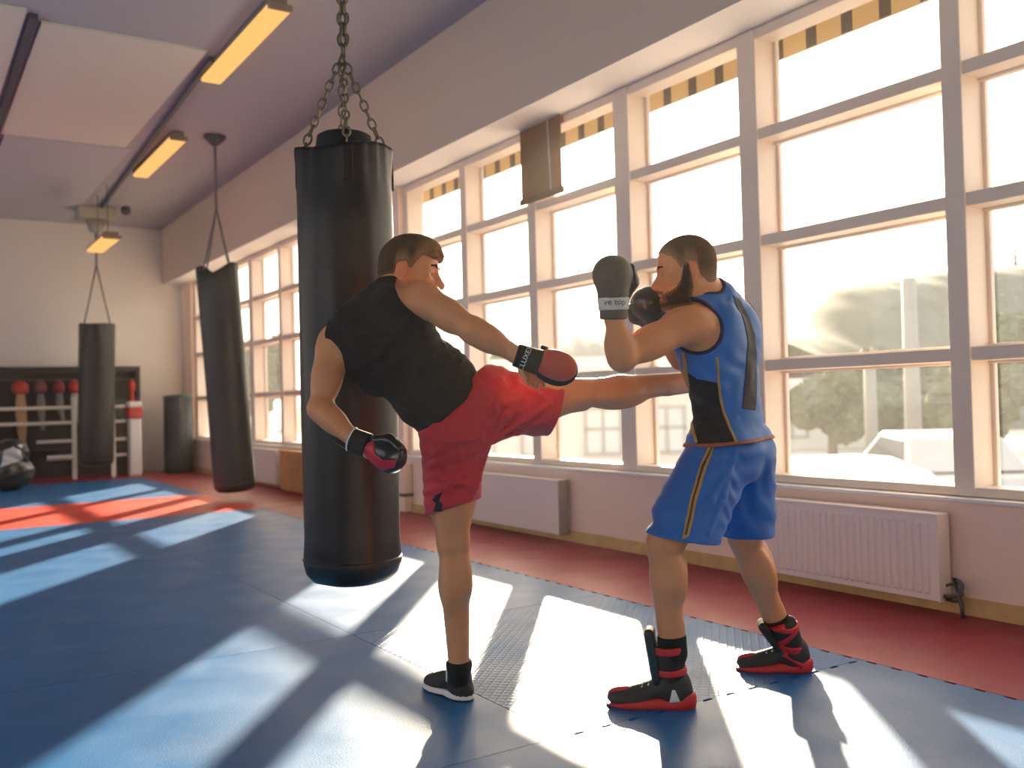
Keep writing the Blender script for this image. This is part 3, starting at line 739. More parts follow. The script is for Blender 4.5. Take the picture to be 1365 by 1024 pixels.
class Field:
    """ordered list of shape operations"""
    def __init__(s, ops=None): s.ops = list(ops) if ops else []
    def _u(s, fn, c, R, k, kind): s.ops.append((kind, fn, A32(c), float(R), float(k))); return s
    def cone(s, a, b, r1, r2=None, k=.02, kind='u'):
        a, b = A32(a), A32(b); r2 = r1 if r2 is None else r2
        return s._u(lambda p: d_rc(p, a, b, r1, r2), (a + b) / 2, np.linalg.norm(b - a) / 2 + max(r1, r2), k, kind)
    def path(s, pts, rs, k=.02, kind='u'):
        for i in range(len(pts) - 1): s.cone(pts[i], pts[i + 1], rs[i], rs[i + 1], k, kind)
        return s
    def ell(s, c, r, fr=None, k=.02, kind='u'):
        c, r = A32(c), A32(r); fr = A32(np.eye(3) if fr is None else fr)
        return s._u(lambda p: d_el(p, c, r, fr), c, float(max(r)), k, kind)
    def box(s, c, hv, fr=None, rad=.01, k=.01, kind='u'):
        c = A32(c); hv = A32(hv); fr = A32(np.eye(3) if fr is None else fr)
        return s._u(lambda p: d_box(p, c, hv, fr, rad), c, float(np.linalg.norm(hv)), k, kind)
    def plane(s, c, n, k=.0):            # keeps the side the normal points away from
        c, n = A32(c), A32(unit(n)); s.ops.append(('i', lambda p: (p - c) @ n, None, 0, k)); return s
    def inside(s, other, off=0.0, k=0.0): s.ops.append(('i', lambda p: other(p) - off, None, 0, k)); return s
    def minus(s, other, off=0.0, k=0.0): s.ops.append(('i', lambda p: off - other(p), None, 0, k)); return s
    def off(s, v): s.ops.append(('o', lambda p: v, None, 0, 0)); return s
    def disp(s, fn): s.ops.append(('o', fn, None, 0, 0)); return s
    def copy(s): return Field(s.ops)
    def __call__(s, p, bc=None, br=0.0):
        d = np.full(len(p), -1. if s.ops[0][0] == 'i' else .6, np.float32)
        for kind, fn, c, R, k in s.ops:
            if kind in 'us' and bc is not None and np.linalg.norm(c - bc) - R - br > k + .035: continue
            v = fn(p)
            if kind == 'u':
                if k > 0: hh = np.maximum(k - np.abs(d - v), 0) / k; d = np.minimum(d, v) - hh * hh * k * .25
                else: d = np.minimum(d, v)
            elif kind == 's':
                v = -v
                if k > 0: hh = np.maximum(k - np.abs(d - v), 0) / k; d = np.maximum(d, v) + hh * hh * k * .25
                else: d = np.maximum(d, v)
            elif kind == 'i':
                if k > 0: hh = np.maximum(k - np.abs(d - v), 0) / k; d = np.maximum(d, v) + hh * hh * k * .25
                else: d = np.maximum(d, v)
            else: d = d - v
        return d
    def bounds(s):
        lo, hi = np.full(3, 1e9), np.full(3, -1e9)
        for kind, fn, c, R, k in s.ops:
            if kind == 'u': lo = np.minimum(lo, c - R - .03); hi = np.maximum(hi, c + R + .03)
        return lo, hi

def net(field, h, bounds=None):
    lo, hi = field.bounds() if bounds is None else bounds
    B = 10
    nb = np.maximum(1, np.ceil((np.asarray(hi) - lo) / (h * B)).astype(int)); n = nb * B
    V = np.ones(tuple(n), np.float32)
    gi = np.stack(np.meshgrid(*[np.arange(k) for k in nb], indexing='ij'), -1).reshape(-1, 3)
    cen = (lo + (gi * B + (B - 1) / 2) * h).astype(np.float32)
    dc = np.concatenate([field(cen[i:i + 60000]) for i in range(0, len(cen), 60000)])
    hd = h * B * .87
    loc = np.stack(np.meshgrid(*[np.arange(B)] * 3, indexing='ij'), -1).reshape(-1, 3).astype(np.float32) * h
    for idx, c, d in zip(gi, cen, dc):
        i, j, k = idx * B
        if d > hd * 1.5 + .02: continue
        if d < -hd * 1.5 - .02: V[i:i + B, j:j + B, k:k + B] = -1; continue
        p = loc + (lo + idx * B * h).astype(np.float32)
        V[i:i + B, j:j + B, k:k + B] = field(p, c, hd).reshape(B, B, B)
    s = V < 0
    def c8(a):
        return [a[x:a.shape[0] - 1 + x, y:a.shape[1] - 1 + y, z:a.shape[2] - 1 + z] for x in (0, 1) for y in (0, 1) for z in (0, 1)]
    cs = c8(s); cnt = sum(x.astype(np.int8) for x in cs)
    act = np.argwhere((cnt > 0) & (cnt < 8))
    ci = np.full(cnt.shape, -1, np.int32); ci[tuple(act.T)] = np.arange(len(act))
    vals = np.stack([V[tuple((act + np.array([x, y, z])).T)] for x in (0, 1) for y in (0, 1) for z in (0, 1)], 1)
    cor = np.array([(x, y, z) for x in (0, 1) for y in (0, 1) for z in (0, 1)], float)
    acc = np.zeros((len(act), 3)); num = np.zeros(len(act))
    for a in range(8):
        for b in range(a + 1, 8):
            if np.abs(cor[a] - cor[b]).sum() != 1: continue
            va, vb = vals[:, a], vals[:, b]; mk = (va < 0) != (vb < 0)
            tt = np.where(mk, va / np.where(mk, va - vb, 1), 0)
            acc += np.where(mk[:, None], cor[a] + (cor[b] - cor[a]) * tt[:, None], 0); num += mk
    if len(act) == 0: return np.zeros((0, 3)), np.zeros((0, 4), int)
    vert = lo + (act + acc / num[:, None]) * h
    quads = []
    for ax in range(3):
        o1, o2 = [(1, 2), (2, 0), (0, 1)][ax]
        sl0 = [slice(1, -1)] * 3; sl1 = [slice(1, -1)] * 3
        sl0[ax] = slice(0, -1); sl1[ax] = slice(1, None)
        a, b = s[tuple(sl0)], s[tuple(sl1)]
        e = np.argwhere(a != b)
        if not len(e): continue
        flip = a[tuple(e.T)]
        base = e.copy(); base[:, o1] += 1; base[:, o2] += 1
        def at(d1, d2):
            q = base.copy(); q[:, o1] -= d1; q[:, o2] -= d2; return ci[tuple(q.T)]
        Q = np.stack([at(0, 0), at(1, 0), at(1, 1), at(0, 1)], 1)
        Q[~flip] = Q[~flip][:, ::-1]
        quads.append(Q)
    Q = np.concatenate(quads); Q = Q[(Q >= 0).all(1)]
    return vert, Q
def relax(V, Q, it):
    for _ in range(it):
        acc = np.zeros_like(V); num = np.zeros(len(V))
        for a, b in ((0, 1), (1, 2), (2, 3), (3, 0)):
            np.add.at(acc, Q[:, a], V[Q[:, b]]); np.add.at(num, Q[:, a], 1)
            np.add.at(acc, Q[:, b], V[Q[:, a]]); np.add.at(num, Q[:, b], 1)
        V = .5 * V + .5 * acc / np.maximum(num, 1)[:, None]
    return V
def solid(name, field, h, m, parent=None, it=1, origin=None, colour=None, bounds=None):
    V, Q = net(field, h, bounds)
    if len(V) == 0: print('EMPTY FIELD', name); return None
    V = relax(V, Q, it)
    Vw = V
    if parent is not None:
        Mi = np.array(world_loc(parent).inverted()); V = V @ Mi[:3, :3].T + Mi[:3, 3]
    elif origin is not None: V = V - np.asarray(origin, float)
    me = bpy.data.meshes.new(name)
    me.vertices.add(len(V)); me.vertices.foreach_set('co', V.astype(np.float32).ravel())
    me.loops.add(len(Q) * 4); me.loops.foreach_set('vertex_index', Q.astype(np.int32).ravel())
    me.polygons.add(len(Q)); me.polygons.foreach_set('loop_start', np.arange(0, len(Q) * 4, 4, dtype=np.int32))
    me.polygons.foreach_set('loop_total', np.full(len(Q), 4, np.int32))
    me.polygons.foreach_set('use_smooth', np.ones(len(Q), bool))
    me.update(calc_edges=True); me.validate()
    me.materials.append(m)
    if colour is not None:
        at = me.color_attributes.new('tint', 'FLOAT_COLOR', 'POINT')
        c = np.ones((len(V), 4), np.float32); c[:, :3] = colour(Vw.astype(np.float32)); at.data.foreach_set('color', c.ravel())
    o = link_mesh(name, me, parent)
    if parent is None and origin is not None: o.location = tuple(origin)
    return o
def wrinkle(p, d1, d2, per, amp, ph=0.0):
    """soft cloth folds that run along d2 and follow each other along d1"""
    a, b = p @ A32(d1), p @ A32(d2)
    return amp * np.sin(2 * np.pi * (a / per + .35 * np.sin(b * 2 * np.pi / (per * 4.3) + ph) + .2 * np.sin(b * 2 * np.pi / (per * 1.9) + 2 * ph)) + ph) * (.55 + .45 * np.sin(b * 2 * np.pi / (per * 6) + a * 9 + ph))
def sd_poly(q, pts):
    """distance to a flat polygon"""
    pts = np.asarray(pts, np.float32); n = len(pts); d = ((q - pts[0]) ** 2).sum(1); s = np.ones(len(q), np.float32)
    j = n - 1
    for i in range(n):
        e = pts[j] - pts[i]; w = q - pts[i]
        b = w - e * np.clip((w @ e) / np.dot(e, e), 0, 1)[:, None]; d = np.minimum(d, (b ** 2).sum(1))
        c1 = q[:, 1] >= pts[i][1]; c2 = q[:, 1] < pts[j][1]; c3 = e[0] * w[:, 1] > e[1] * w[:, 0]
        s = np.where((c1 & c2 & c3) | (~c1 & ~c2 & ~c3), -s, s); j = i
    return s * np.sqrt(d)
def cut_shape(pix, D, near, lim=.10):
    """straight cut through cloth: a polygon drawn on the side of the garment that faces -near"""
    W = [P(x, y, D) for x, y in pix]; a, b = VR, VU
    pts = [(w @ a, w @ b) for w in W]; A, B = A32(a), A32(b); c = A32(np.mean(W, axis=0) + np.asarray(near) * lim); nn = A32(near)
    return lambda p: np.maximum(sd_poly(np.stack([p @ A, p @ B], 1), pts), (p - c) @ nn)

def leg_parts(f, hip, knee, ankle, front, s=1.0, bulge=1.0):
    """thigh and lower leg with kneecap and calf"""
    hip, knee, ankle = map(np.asarray, (hip, knee, ankle))
    t1 = unit(knee - hip); t2 = unit(ankle - knee); L1 = np.linalg.norm(knee - hip); L2 = np.linalg.norm(ankle - knee)
    fr1 = unit(front - t1 * np.dot(front, t1)); fr2 = unit(front - t2 * np.dot(front, t2))
    sd = np.cross(t2, fr2)
    f.cone(hip, hip + t1 * L1 * .55, .086 * s, .078 * s, .04); f.cone(hip + t1 * L1 * .55, knee, .080 * s, .055 * s, .04)
    f.ell(hip + t1 * L1 * .52 + fr1 * .018 * s * bulge, (L1 * .36, .072 * s, .068 * s), frame3(t1, fr1), .04)
    f.ell(hip + t1 * L1 * .55 - fr1 * .022 * s, (L1 * .34, .066 * s, .060 * s), frame3(t1, fr1), .04)
    f.ell(knee + fr1 * .020 * s, (.038 * s, .032 * s, .036 * s), frame3(t1, fr1), .03)
    f.cone(knee, knee + t2 * L2 * .35, .052 * s, .053 * s, .03); f.cone(knee + t2 * L2 * .35, ankle - t2 * .02, .053 * s, .036 * s, .03)
    for q in (-1, 1):
        f.ell(knee + t2 * L2 * (.30 - .03 * q) - fr2 * .026 * s + sd * .023 * q * s, (L2 * .235, .044 * s, .037 * s), frame3(t2, fr2), .018)
        f.cone(knee - t1 * .14 - fr1 * .045 * s + np.cross(t1, fr1) * .026 * q * s, knee + t2 * .02 - fr1 * .036 * s + np.cross(t1, fr1) * .034 * q * s, .022 * s, .014 * s, .018)
        f.ell(ankle + sd * .026 * q * s, (.018, .016, .014), frame3(t2, fr2), .015)
    f.cone(knee + t2 * .05 + fr2 * .022 * s, ankle + fr2 * .012, .030 * s, .024 * s, .03)
    f.cone(ankle - t2 * L2 * .25 - fr2 * .02, ankle - fr2 * .028, .020, .014, .03)
def arm_parts(f, sh, el, wr, back, s=1.0, k=.04):
    """deltoid, upper arm, forearm"""
    sh, el, wr = map(np.asarray, (sh, el, wr))
    t1 = unit(el - sh); t2 = unit(wr - el); L1 = np.linalg.norm(el - sh); L2 = np.linalg.norm(wr - el)
    bk = unit(back - t1 * np.dot(back, t1))
    f.ell(sh + t1 * .025, (.078 * s, .060 * s, .062 * s), frame3(t1, bk), k)
    f.cone(sh, el, .050 * s, .040 * s, min(k, .03))
    f.ell(sh + t1 * L1 * .50 + bk * .014, (L1 * .34, .044 * s, .046 * s), frame3(t1, bk), .025)
    f.ell(sh + t1 * L1 * .55 - bk * .014, (L1 * .30, .042 * s, .044 * s), frame3(t1, bk), .025)
    f.ell(el, (.036 * s, .040 * s, .038 * s), frame3(t1, bk), .02)
    f.cone(el, wr, .039 * s, .029 * s, .025)
    f.ell(el + t2 * L2 * .32, (L2 * .34, .045 * s, .041 * s), frame3(t2, bk), .03)

def fold(field, a, b, D, r, bend=(0, 0), far=.6):
    """raised crease on a garment between two points of its near side"""
    pts = [on_field(field, P(x, y, D), VF, -.002) for x, y in ((a[0], a[1]), ((a[0] + b[0]) / 2 + bend[0], (a[1] + b[1]) / 2 + bend[1]), (b[0], b[1]))]
    if max(abs(float(field(A32(p)[None, :])[0])) for p in pts) > .012: return
    field.path(pts, [r * .6, r * 1.25, r * .5], .017)

class Head:
    """head built in its own frame: f forward, s to its left, u up; c is the middle between the ears"""
    def __init__(s, c, fwd, up, k=1.0):
        s.c = np.asarray(c, float); s.f = unit(fwd); s.u = unit(np.asarray(up) - s.f * np.dot(up, s.f)); s.s = np.cross(s.u, s.f); s.k = k
        s.fr = np.array([s.f, s.s, s.u])
    def p(s, a, b, c): return s.c + (s.f * a + s.s * b + s.u * c) * s.k
    def loc(s, p): return ((p - A32(s.c)) @ A32(s.fr).T) / s.k
    def shape(s, f):
        k = s.k; E = lambda c, r, kk=.02, fr=None, kind='u': f.ell(s.p(*c), np.array(r) * k, s.fr if fr is None else fr, kk * k, kind)
        E((-.012, 0, .045), (.098, .078, .088)); E((.030, 0, .040), (.066, .066, .070), .03)
        E((.028, 0, -.035), (.062, .060, .080), .03)
        for q in (-1, 1):
            f.cone(s.p(-.012, .056 * q, -.045), s.p(.072, .018 * q, -.106), .020 * k, .017 * k, .03 * k)
            E((.070, .044 * q, -.018), (.020, .022, .020), .025)
            f.cone(s.p(.086, .006 * q, .022), s.p(.070, .050 * q, .022), .0115 * k, .010 * k, .016 * k)
            E((.097, .032 * q, .002), (.020, .020, .013), .012, None, 's')
            E((.0745, .032 * q, .001), (.0150, .0160, .0150), .004)
            E((.095, .035 * q, .0005), (.0150, .0175, .0060), .003, None, 's')
            f.cone(s.p(.089, .022 * q, .009), s.p(.084, .046 * q, .007), .0045 * k, .004 * k, .006 * k)
            E((.104, .013 * q, -.040), (.014, .009, .010), .008)
        f.cone(s.p(.078, 0, .012), s.p(.094, 0, -.034), .012 * k, .017 * k, .012 * k)
        f.cone(s.p(.090, 0, .016), s.p(.118, 0, -.032), .0085 * k, .0115 * k, .012 * k)
        E((.116, 0, -.036), (.014, .012, .011), .010)
        E((.082, 0, -.070), (.024, .034, .026), .02)
        f.cone(s.p(.092, .019, -.074), s.p(.104, .004, -.068), .004 * k, .0065 * k, .005 * k); f.cone(s.p(.092, -.019, -.074), s.p(.104, -.004, -.068), .004 * k, .0065 * k, .005 * k)
        f.cone(s.p(.091, .016, -.081), s.p(.100, 0, -.083), .004 * k, .0072 * k, .005 * k); f.cone(s.p(.091, -.016, -.081), s.p(.100, 0, -.083), .004 * k, .0072 * k, .005 * k)
        E((.106, 0, -.0755), (.010, .022, .0018), .003, None, 's')
        E((.082, 0, -.110), (.022, .022, .019), .02)
        for q in (-1, 1):
            fe = np.array([unit(s.f - s.s * .25 * q), unit(s.s * q + s.f * .3), s.u])
            E((-.014, .081 * q, -.004), (.021, .010, .034), .006, fe); E((-.012, .074 * q, -.030), (.010, .008, .012), .006, fe)
            E((-.009, .0905 * q, .003), (.0125, .0105, .021), .003, fe, 's')
            E((.001, .078 * q, -.006), (.006, .006, .007), .003, fe)
    def hair_zone(s, p, front, side, nape):
        """> 0 inside the hair: above a line that runs from the forehead over the temple and round the ear to the nape"""
        q = s.loc(p); a, b, c = q[:, 0], q[:, 1], q[:, 2]
        line = np.interp(a, [-.12, -.070, -.046, -.034, .002, .010, .024, .036, .058, .085], [nape, nape, nape + .014, .026, .036, side, side - .002, side + .026, .062, front]).astype(np.float32)
        return c - line + .0035 * np.sin(a * 310 + b * 170) * np.sin(b * 260 + c * 330)

# ------------------------------------------------------------------ people
VS = .0042                                              # voxel of the bodies
skin = mat('tanned_skin', (.66, .28, .12), .42, spec=.4, sss=.10, bump=.03, bscale=120, attr='tint')
hairm = mat('brown_hair', (.10, .062, .035), .75, spec=.2, bump=.5, bscale=220, attr='tint')
beardm = mat('dark_beard_hair', (.045, .028, .018), .75, spec=.3, bump=.5, bscale=260, attr='tint')
browm = mat('dark_brow', (.06, .035, .02), .8)
eyew = mat('eye', (.75, .72, .68), .2); iris = mat('eye_iris', (.05, .035, .02), .2)
redcloth = mat('red_sport_cloth', (.50, .014, .028), .62, sheen=.15, bump=.04, bscale=200)
blackcloth = mat('black_sport_cloth', (.013, .0105, .009), .85, sheen=.0, bump=.05, bscale=200)
bluecloth = mat('blue_sport_cloth', (.022, .15, .46), .55, sheen=.15, bump=.05, bscale=200)
bluecloth2 = mat('blue_shorts_cloth', (.018, .13, .44), .6, sheen=.15, bump=.04, bscale=200)
greycloth = mat('dark_grey_mesh', (.055, .052, .055), .75, bump=.08, bscale=300)
gold = mat('gold_piping', (.42, .24, .06), .5); rust = mat('rust_hem', (.30, .08, .03), .6)
sockm = mat('black_sock', (.012, .012, .012), .9, bump=.1, bscale=250)
shoem = mat('dark_shoe_mesh', (.030, .031, .030), .7, bump=.1, bscale=200)
whitesole = mat('white_rubber', (.78, .74, .74), .5); bootred = mat('red_rubber', (.60, .020, .022), .45)
lacem = mat('white_lace', (.75, .73, .68), .7)
gblack = M['blackgloss']; gbrown = mat('brown_glove_leather', (.085, .066, .046), .5, bump=.06)  # second leather is browner and lighter than the black one
gred = mat('red_glove_leather', (.52, .012, .03), .4); labelm = mat('pale_glove_label', (.55, .52, .48), .6)
mittred = mat('orange_red_mitt', (.52, .055, .030), .5, bump=.05); velcro = mat('black_velcro', (.022, .021, .018), .85, bump=.1, bscale=250)
ink = mat('dark_label_ink', (.06, .05, .05), .7); whiteink = mat('white_print', (.75, .75, .72), .7)

def text_part(txt, size, place, m, parent, name='lettering'):
    """words printed on a curved part; place maps (x, y) of the text line to a point"""
    cu = bpy.data.curves.new(name, 'FONT'); cu.body = txt; cu.size = size; cu.align_x = 'CENTER'; cu.align_y = 'CENTER'; cu.resolution_u = 2
    cu.extrude = .0008
    tmp = bpy.data.objects.new('tmp_text', cu); COL.objects.link(tmp)
    dg = bpy.context.evaluated_depsgraph_get(); me = bpy.data.meshes.new_from_object(tmp.evaluated_get(dg))
    bpy.data.objects.remove(tmp)
    V = np.array([place(v.co.x, v.co.y, v.co.z) for v in me.vertices]); Fc = [list(p.vertices) for p in me.polygons]
    Mi = np.array(world_loc(parent).inverted()); V = V @ Mi[:3, :3].T + Mi[:3, 3]
    bpy.data.meshes.remove(me)
    return link_mesh(name, mk_mesh(name, V, Fc, m, smooth=False), parent)
def on_field(field, base, dirn, lift=.0015):
    """walk from base against dirn onto the surface of a field"""
    p = A32(base)[None, :].copy()
    for _ in range(40):
        d = field(p)[0]
        p = p + A32(dirn) * min(.02, max(-.02, d)) * .8
    return p[0].astype(float) - np.asarray(dirn) * lift

def shoe_field(heel, toe, up, L=.285, s=1.0):
    """returns (upper, sole) fields and a local point function"""
    t = unit(toe - heel); u = unit(up - t * np.dot(up, t)); sd = np.cross(u, t); fr = np.array([t, sd, u])
    lp = lambda a, b, c: np.asarray(heel, float) + t * a * L + sd * b + u * c
    f = Field()
    f.cone(lp(.16, 0, .040), lp(.20, 0, .085), .034 * s, .036 * s, .02)
    f.cone(lp(.22, 0, .085), lp(.62, 0, .040), .036 * s, .036 * s, .03)
    f.ell(lp(.72, .003, .028), (.27 * L, .046 * s, .034), fr, .03); f.ell(lp(.20, 0, .030), (.20 * L, .037 * s, .040), fr, .03)
    f.plane(lp(0, 0, .004), -u)
    so = Field(); so.ell(lp(.70, .003, .010), (.315 * L, .051 * s, .030), fr, .02); so.ell(lp(.21, 0, .010), (.225 * L, .041 * s, .034), fr, .02); so.cone(lp(.2, 0, .012), lp(.7, 0, .012), .033 * s, .040 * s, .03)
    so.plane(lp(0, 0, .0), -u)
    return f, so, lp, (t, sd, u)

def torso_common(f, chest, csize, cfr, waist, wsize, wfr, pelvis, psize, pfr):
    f.ell(chest, csize, cfr, .05); f.ell(waist, wsize, wfr, .10); f.ell(pelvis, psize, pfr, .09)

# ------------------------------------------------ the kicker
def kicker():
    sL, sR = P(446, 456, 3.58), P(561, 398, 3.51)
    eL, eR = P(427, 545, 3.50), P(630, 440, 3.40)
    wL, wR = P(474, 588, 3.42), P(690, 474, 3.43)
    hL, hR = P(600, 590, 3.62), P(652, 535, 3.67)
    kL, kR = P(604, 722, 3.60), P(772, 526, 3.79)
    aL, aR = P(612, 888, 3.615), P(926, 509, 3.99)
    origin = np.array([aL[0], aL[1], 0])
    side = unit(sR - sL); back = vec(0, 0, -1)
    cfr = frame3(side, vec(-.5, .85, 0)); upc = cfr[1]
    wfr = frame3(vec(.70, .71, 0), vec(-.71, .70, 0)); pfr = frame3(vec(.75, .62, .1), vec(-.6, .8, 0))
    chest, waist, pelv = P(510, 446, 3.58), P(566, 503, 3.61), P(612, 552, 3.64)
    tor = Field()
    torso_common(tor, chest, (.168, .165, .110), cfr, waist, (.138, .17, .098), wfr, pelv, (.150, .125, .112), pfr)
    for q in (-1, 1):                                              # shoulder blades and lats
        tor.ell(chest + cfr[0] * .085 * q + upc * .05 - VF * .075, (.062, .085, .035), cfr, .04)
        tor.ell(chest + cfr[0] * .115 * q - upc * .06 - VF * .02, (.055, .13, .07), cfr, .05)
    nb = P(519, 398, 3.59)
    tor.cone(nb, sL + (nb - sL) * .12, .052, .048, .05); tor.cone(nb, sR + (nb - sR) * .12, .048, .050, .05)
    tor.ell(pelv - VF * .05 + vec(.02, -.06, 0), (.10, .10, .085), pfr, .05)
    body = tor.copy()
    head = Head(P(546, 366, 3.64), vec(.96, -.10, -.10), vec(.06, 1, .06), 1.06)
    body.cone(nb, head.p(-.035, 0, -.02), .068, .064, .03); body.cone(nb + VF * .03, head.p(0, 0, -.06), .06, .056, .03)
    head.shape(body)
    arm_parts(body, sL, eL, wL, vec(-.6, 0, -.8), 1.04); arm_parts(body, sR, eR, wR, vec(.2, .5, -.8), 1.08, .012)
    body.ell(sR + vec(-.04, -.025, .0), (.075, .055, .055), cfr, .015); body.ell(sR + vec(.006, .0, .0), (.066, .062, .060), cfr, .012)
    leg_parts(body, hL, kL, aL, vec(-.15, 0, 1), 1.04); leg_parts(body, hR, kR, aR, vec(0, .75, .6), 1.02)
    # left fist inside its glove, right hand behind the mitt with the fingers curled under it
    body.ell(wL + unit(P(505, 603, 3.40) - wL) * .06, (.05, .04, .035), frame3(P(505, 603, 3.40) - wL, VU), .02)
    for an, toe in ((aL, vec(-.52, -.25, .80)), (aR, vec(.35, .75, .6))):
        body.cone(an, an + vec(0, -.05, 0) if an is aL else an + vec(.05, 0, .01), .036, .034, .02)
    pd = unit(vec(.93, -.33, .05)); pn = np.array([0.0, 0, 0]) + vec(.33, .93, 0)
    palm = wR + pd * .075 + VF * .028
    body.cone(wR, palm, .026, .030, .02); body.ell(palm + pd * .01, (.050, .042, .018), frame3(pd, pn), .02)
    ky = palm - pn * .030
    for i, (o, ln) in enumerate(((-.028, .060), (-.006, .070), (.016, .068), (.038, .056))):
        k0 = ky + pd * o + VF * .006; k1 = k0 - pn * ln * .48 + pd * .004 + VF * .004; k2 = k1 - pn * ln * .30 + pd * .006 - VF * .016; k3 = k2 - pn * ln * .12 + pd * .004 - VF * .016
        body.path([k0, k1, k2, k3], [.0098, .0094, .0086, .0075], .004)
    th0 = wR + pd * .02 - pn * .022 + VF * .02
    body.path([th0, th0 + pd * .012 - pn * .030, th0 + pd * .030 - pn * .044 - VF * .008], [.014, .0120, .0095], .006)
    base = np.array([.66, .28, .12], np.float32)
    def tint(p):
        c = np.tile(base, (len(p), 1)); q = head.loc(p)
        lips = np.exp(-((q[:, 0] - .10) / .02) ** 2 - (q[:, 1] / .022) ** 2 - ((q[:, 2] + .075) / .011) ** 2)[:, None]
        near = (np.abs(q) < .16).all(1)[:, None]
        ear = (np.abs(np.abs(q[:, 1]) - .082) < .014)[:, None] & (np.abs(q[:, 0] + .012) < .03)[:, None] & (np.abs(q[:, 2]) < .045)[:, None]
        c = np.where(near, c * (1 - lips) + np.array([.45, .17, .13], np.float32) * lips, c)
        return np.where(ear, c * np.array([1.15, .9, .85], np.float32), c)
    man = solid('person', body, VS, skin, it=2, origin=origin, colour=tint)
    tag(man, 'man in black tank top and red shorts standing on one leg and kicking', 'person', 'sparring men')
    # hair: short sides, curly longer top swept to the forehead
    hf = Field(); k = head.k
    hf.ell(head.p(-.012, 0, .045), np.array((.104, .0835, .094)) * k, head.fr, .02); hf.ell(head.p(.028, 0, .050), np.array((.072, .071, .070)) * k, head.fr, .03)
    hf.ell(head.p(-.05, 0, -.01), np.array((.062, .062, .075)) * k, head.fr, .03)
    hf.ell(head.p(.020, 0, .098), np.array((.085, .066, .042)) * k, head.fr, .03)
    rr = random.Random(4)
    for i in range(46):
        a, b = rr.uniform(-.05, .105), rr.uniform(-.055, .055)
        cc = .118 - .9 * max(0, a - .04) ** 1 * .62 - abs(b) * .25 - max(0, -a) * .15
        hf.ell(head.p(a, b, cc), np.array((.017, .013, .012)) * k * rr.uniform(.8, 1.15), head.fr, .008)
    for i in range(16):
        b = rr.uniform(-.05, .05); hf.ell(head.p(rr.uniform(.088, .106) - abs(b) * .3, b, rr.uniform(.062, .088)), np.array((.014, .013, .015)) * k, head.fr, .008)
    hf.ops.append(('i', lambda p: -head.hair_zone(p, .056, .012, -.060) * k, None, 0, .004))
    hf.disp(lambda p: .0022 * np.sin(p[:, 0] * 330 + 3 * np.sin(p[:, 2] * 210)) * np.sin(p[:, 1] * 300 + 2 * np.sin(p[:, 0] * 190)) * (head.loc(p)[:, 2] > .05))
    hcol = np.array([.085, .045, .022], np.float32)
    def htint(p):
        z = head.hair_zone(p, .056, .012, -.060); q = head.loc(p)
        f_ = np.clip((z - .004) / .050, 0, 1)[:, None]; c = np.array([.34, .17, .085], np.float32) * (1 - f_) + hcol * f_
        fr_ = np.clip((q[:, 0] - .02) / .08, 0, 1)[:, None] * np.clip((q[:, 2] - .05) / .03, 0, 1)[:, None]
        return c * (1 - fr_) + np.array([.30, .155, .06], np.float32) * fr_
    tag(solid('hair', hf, .0034, hairm, man, it=1, colour=htint), 'short brown hair with curly longer front')
    for q in (-1, 1):
        MB().tube([head.p(.099, .012 * q, .027), head.p(.099, .030 * q, .033), head.p(.086, .050 * q, .029)], [.0042 * k, .0048 * k, .003 * k], 8).build('eyebrow', browm, man, smooth=True)
        ey = MB().lathe(head.p(.0735, .032 * q, .001), [(.001, -.0135 * k), (.008 * k, -.011 * k), (.0135 * k, 0), (.011 * k, .0085 * k), (.0068 * k, .0122 * k)], 18, axis=(head.s, head.u, head.f)).build('eye', eyew, man, smooth=True)
        MB().lathe(head.p(.0735, .032 * q, .001), [(.0066 * k, .0121 * k), (.005 * k, .0138 * k), (.0005 * k, .0146 * k)], 14, axis=(head.s, head.u, head.f)).build('iris', iris, ey, smooth=True)
    # shorts
    sh = Field()
    sh.ell(pelv, (.160, .135, .122), pfr, .05); sh.ell(pelv - VF * .045 + vec(.02, -.06, 0), (.110, .11, .090), pfr, .06)
    hemL, hemR = P(603, 676, 3.60), P(739, 546, 3.76)
    sh.cone(P(602, 585, 3.62), P(604, 705, 3.60), .116, .104, .05); sh.cone(P(650, 532, 3.66), P(752, 548, 3.775), .132, .104, .05)
    sh.disp(lambda p: wrinkle(p, vec(.35, .94, 0), vec(.94, -.35, 0), .055, .0022, .4) + wrinkle(p, vec(.75, -.66, 0), vec(.66, .75, 0), .075, .0024, 1.9))
    for (a, b, r) in (((645, 602), (580, 668), .010), ((650, 600), (618, 690), .010), ((648, 598), (572, 622), .009), ((652, 592), (700, 520), .010), ((655, 590), (735, 540), .010), ((658, 592), (722, 566), .009), ((650, 585), (668, 505), .009), ((640, 585), (590, 590), .008), ((690, 510), (738, 535), .007), ((580, 640), (635, 655), .007)):
        fold(sh, a, b, 3.40, r)
    nL, nR = vec(.26, -.94, -.06), unit(vec(.93, -.30, .2))
    sh.plane(hemL, nL, .004); sh.plane(hemR, nR, .004)
    outer = sh.copy()
    sh._u(lambda p, a=A32(P(603.2, 662, 3.607)), b=A32(P(604, 716, 3.60)): d_rc(p, a, b, .092, .092), A32(P(604, 685, 3.6)), .3, .01, 's')
    sh._u(lambda p, a=A32(P(724, 545, 3.745)), b=A32(P(765, 550, 3.79)): d_rc(p, a, b, .084, .084), A32(P(735, 548, 3.76)), .3, .01, 's')
    sh.plane(pelv + pfr[1] * .075, pfr[1], .004)
    tag(solid('shorts', sh, VS, redcloth, man, it=1), 'loose red sports shorts')
    em = Field(); em.inside(outer, .0022); em.ops.append(('i', cut_shape([(578, 662), (590, 655), (585, 668), (590, 672), (588, 683), (577, 682), (580, 672), (575, 668)], 3.5, VF), None, 0, 0))
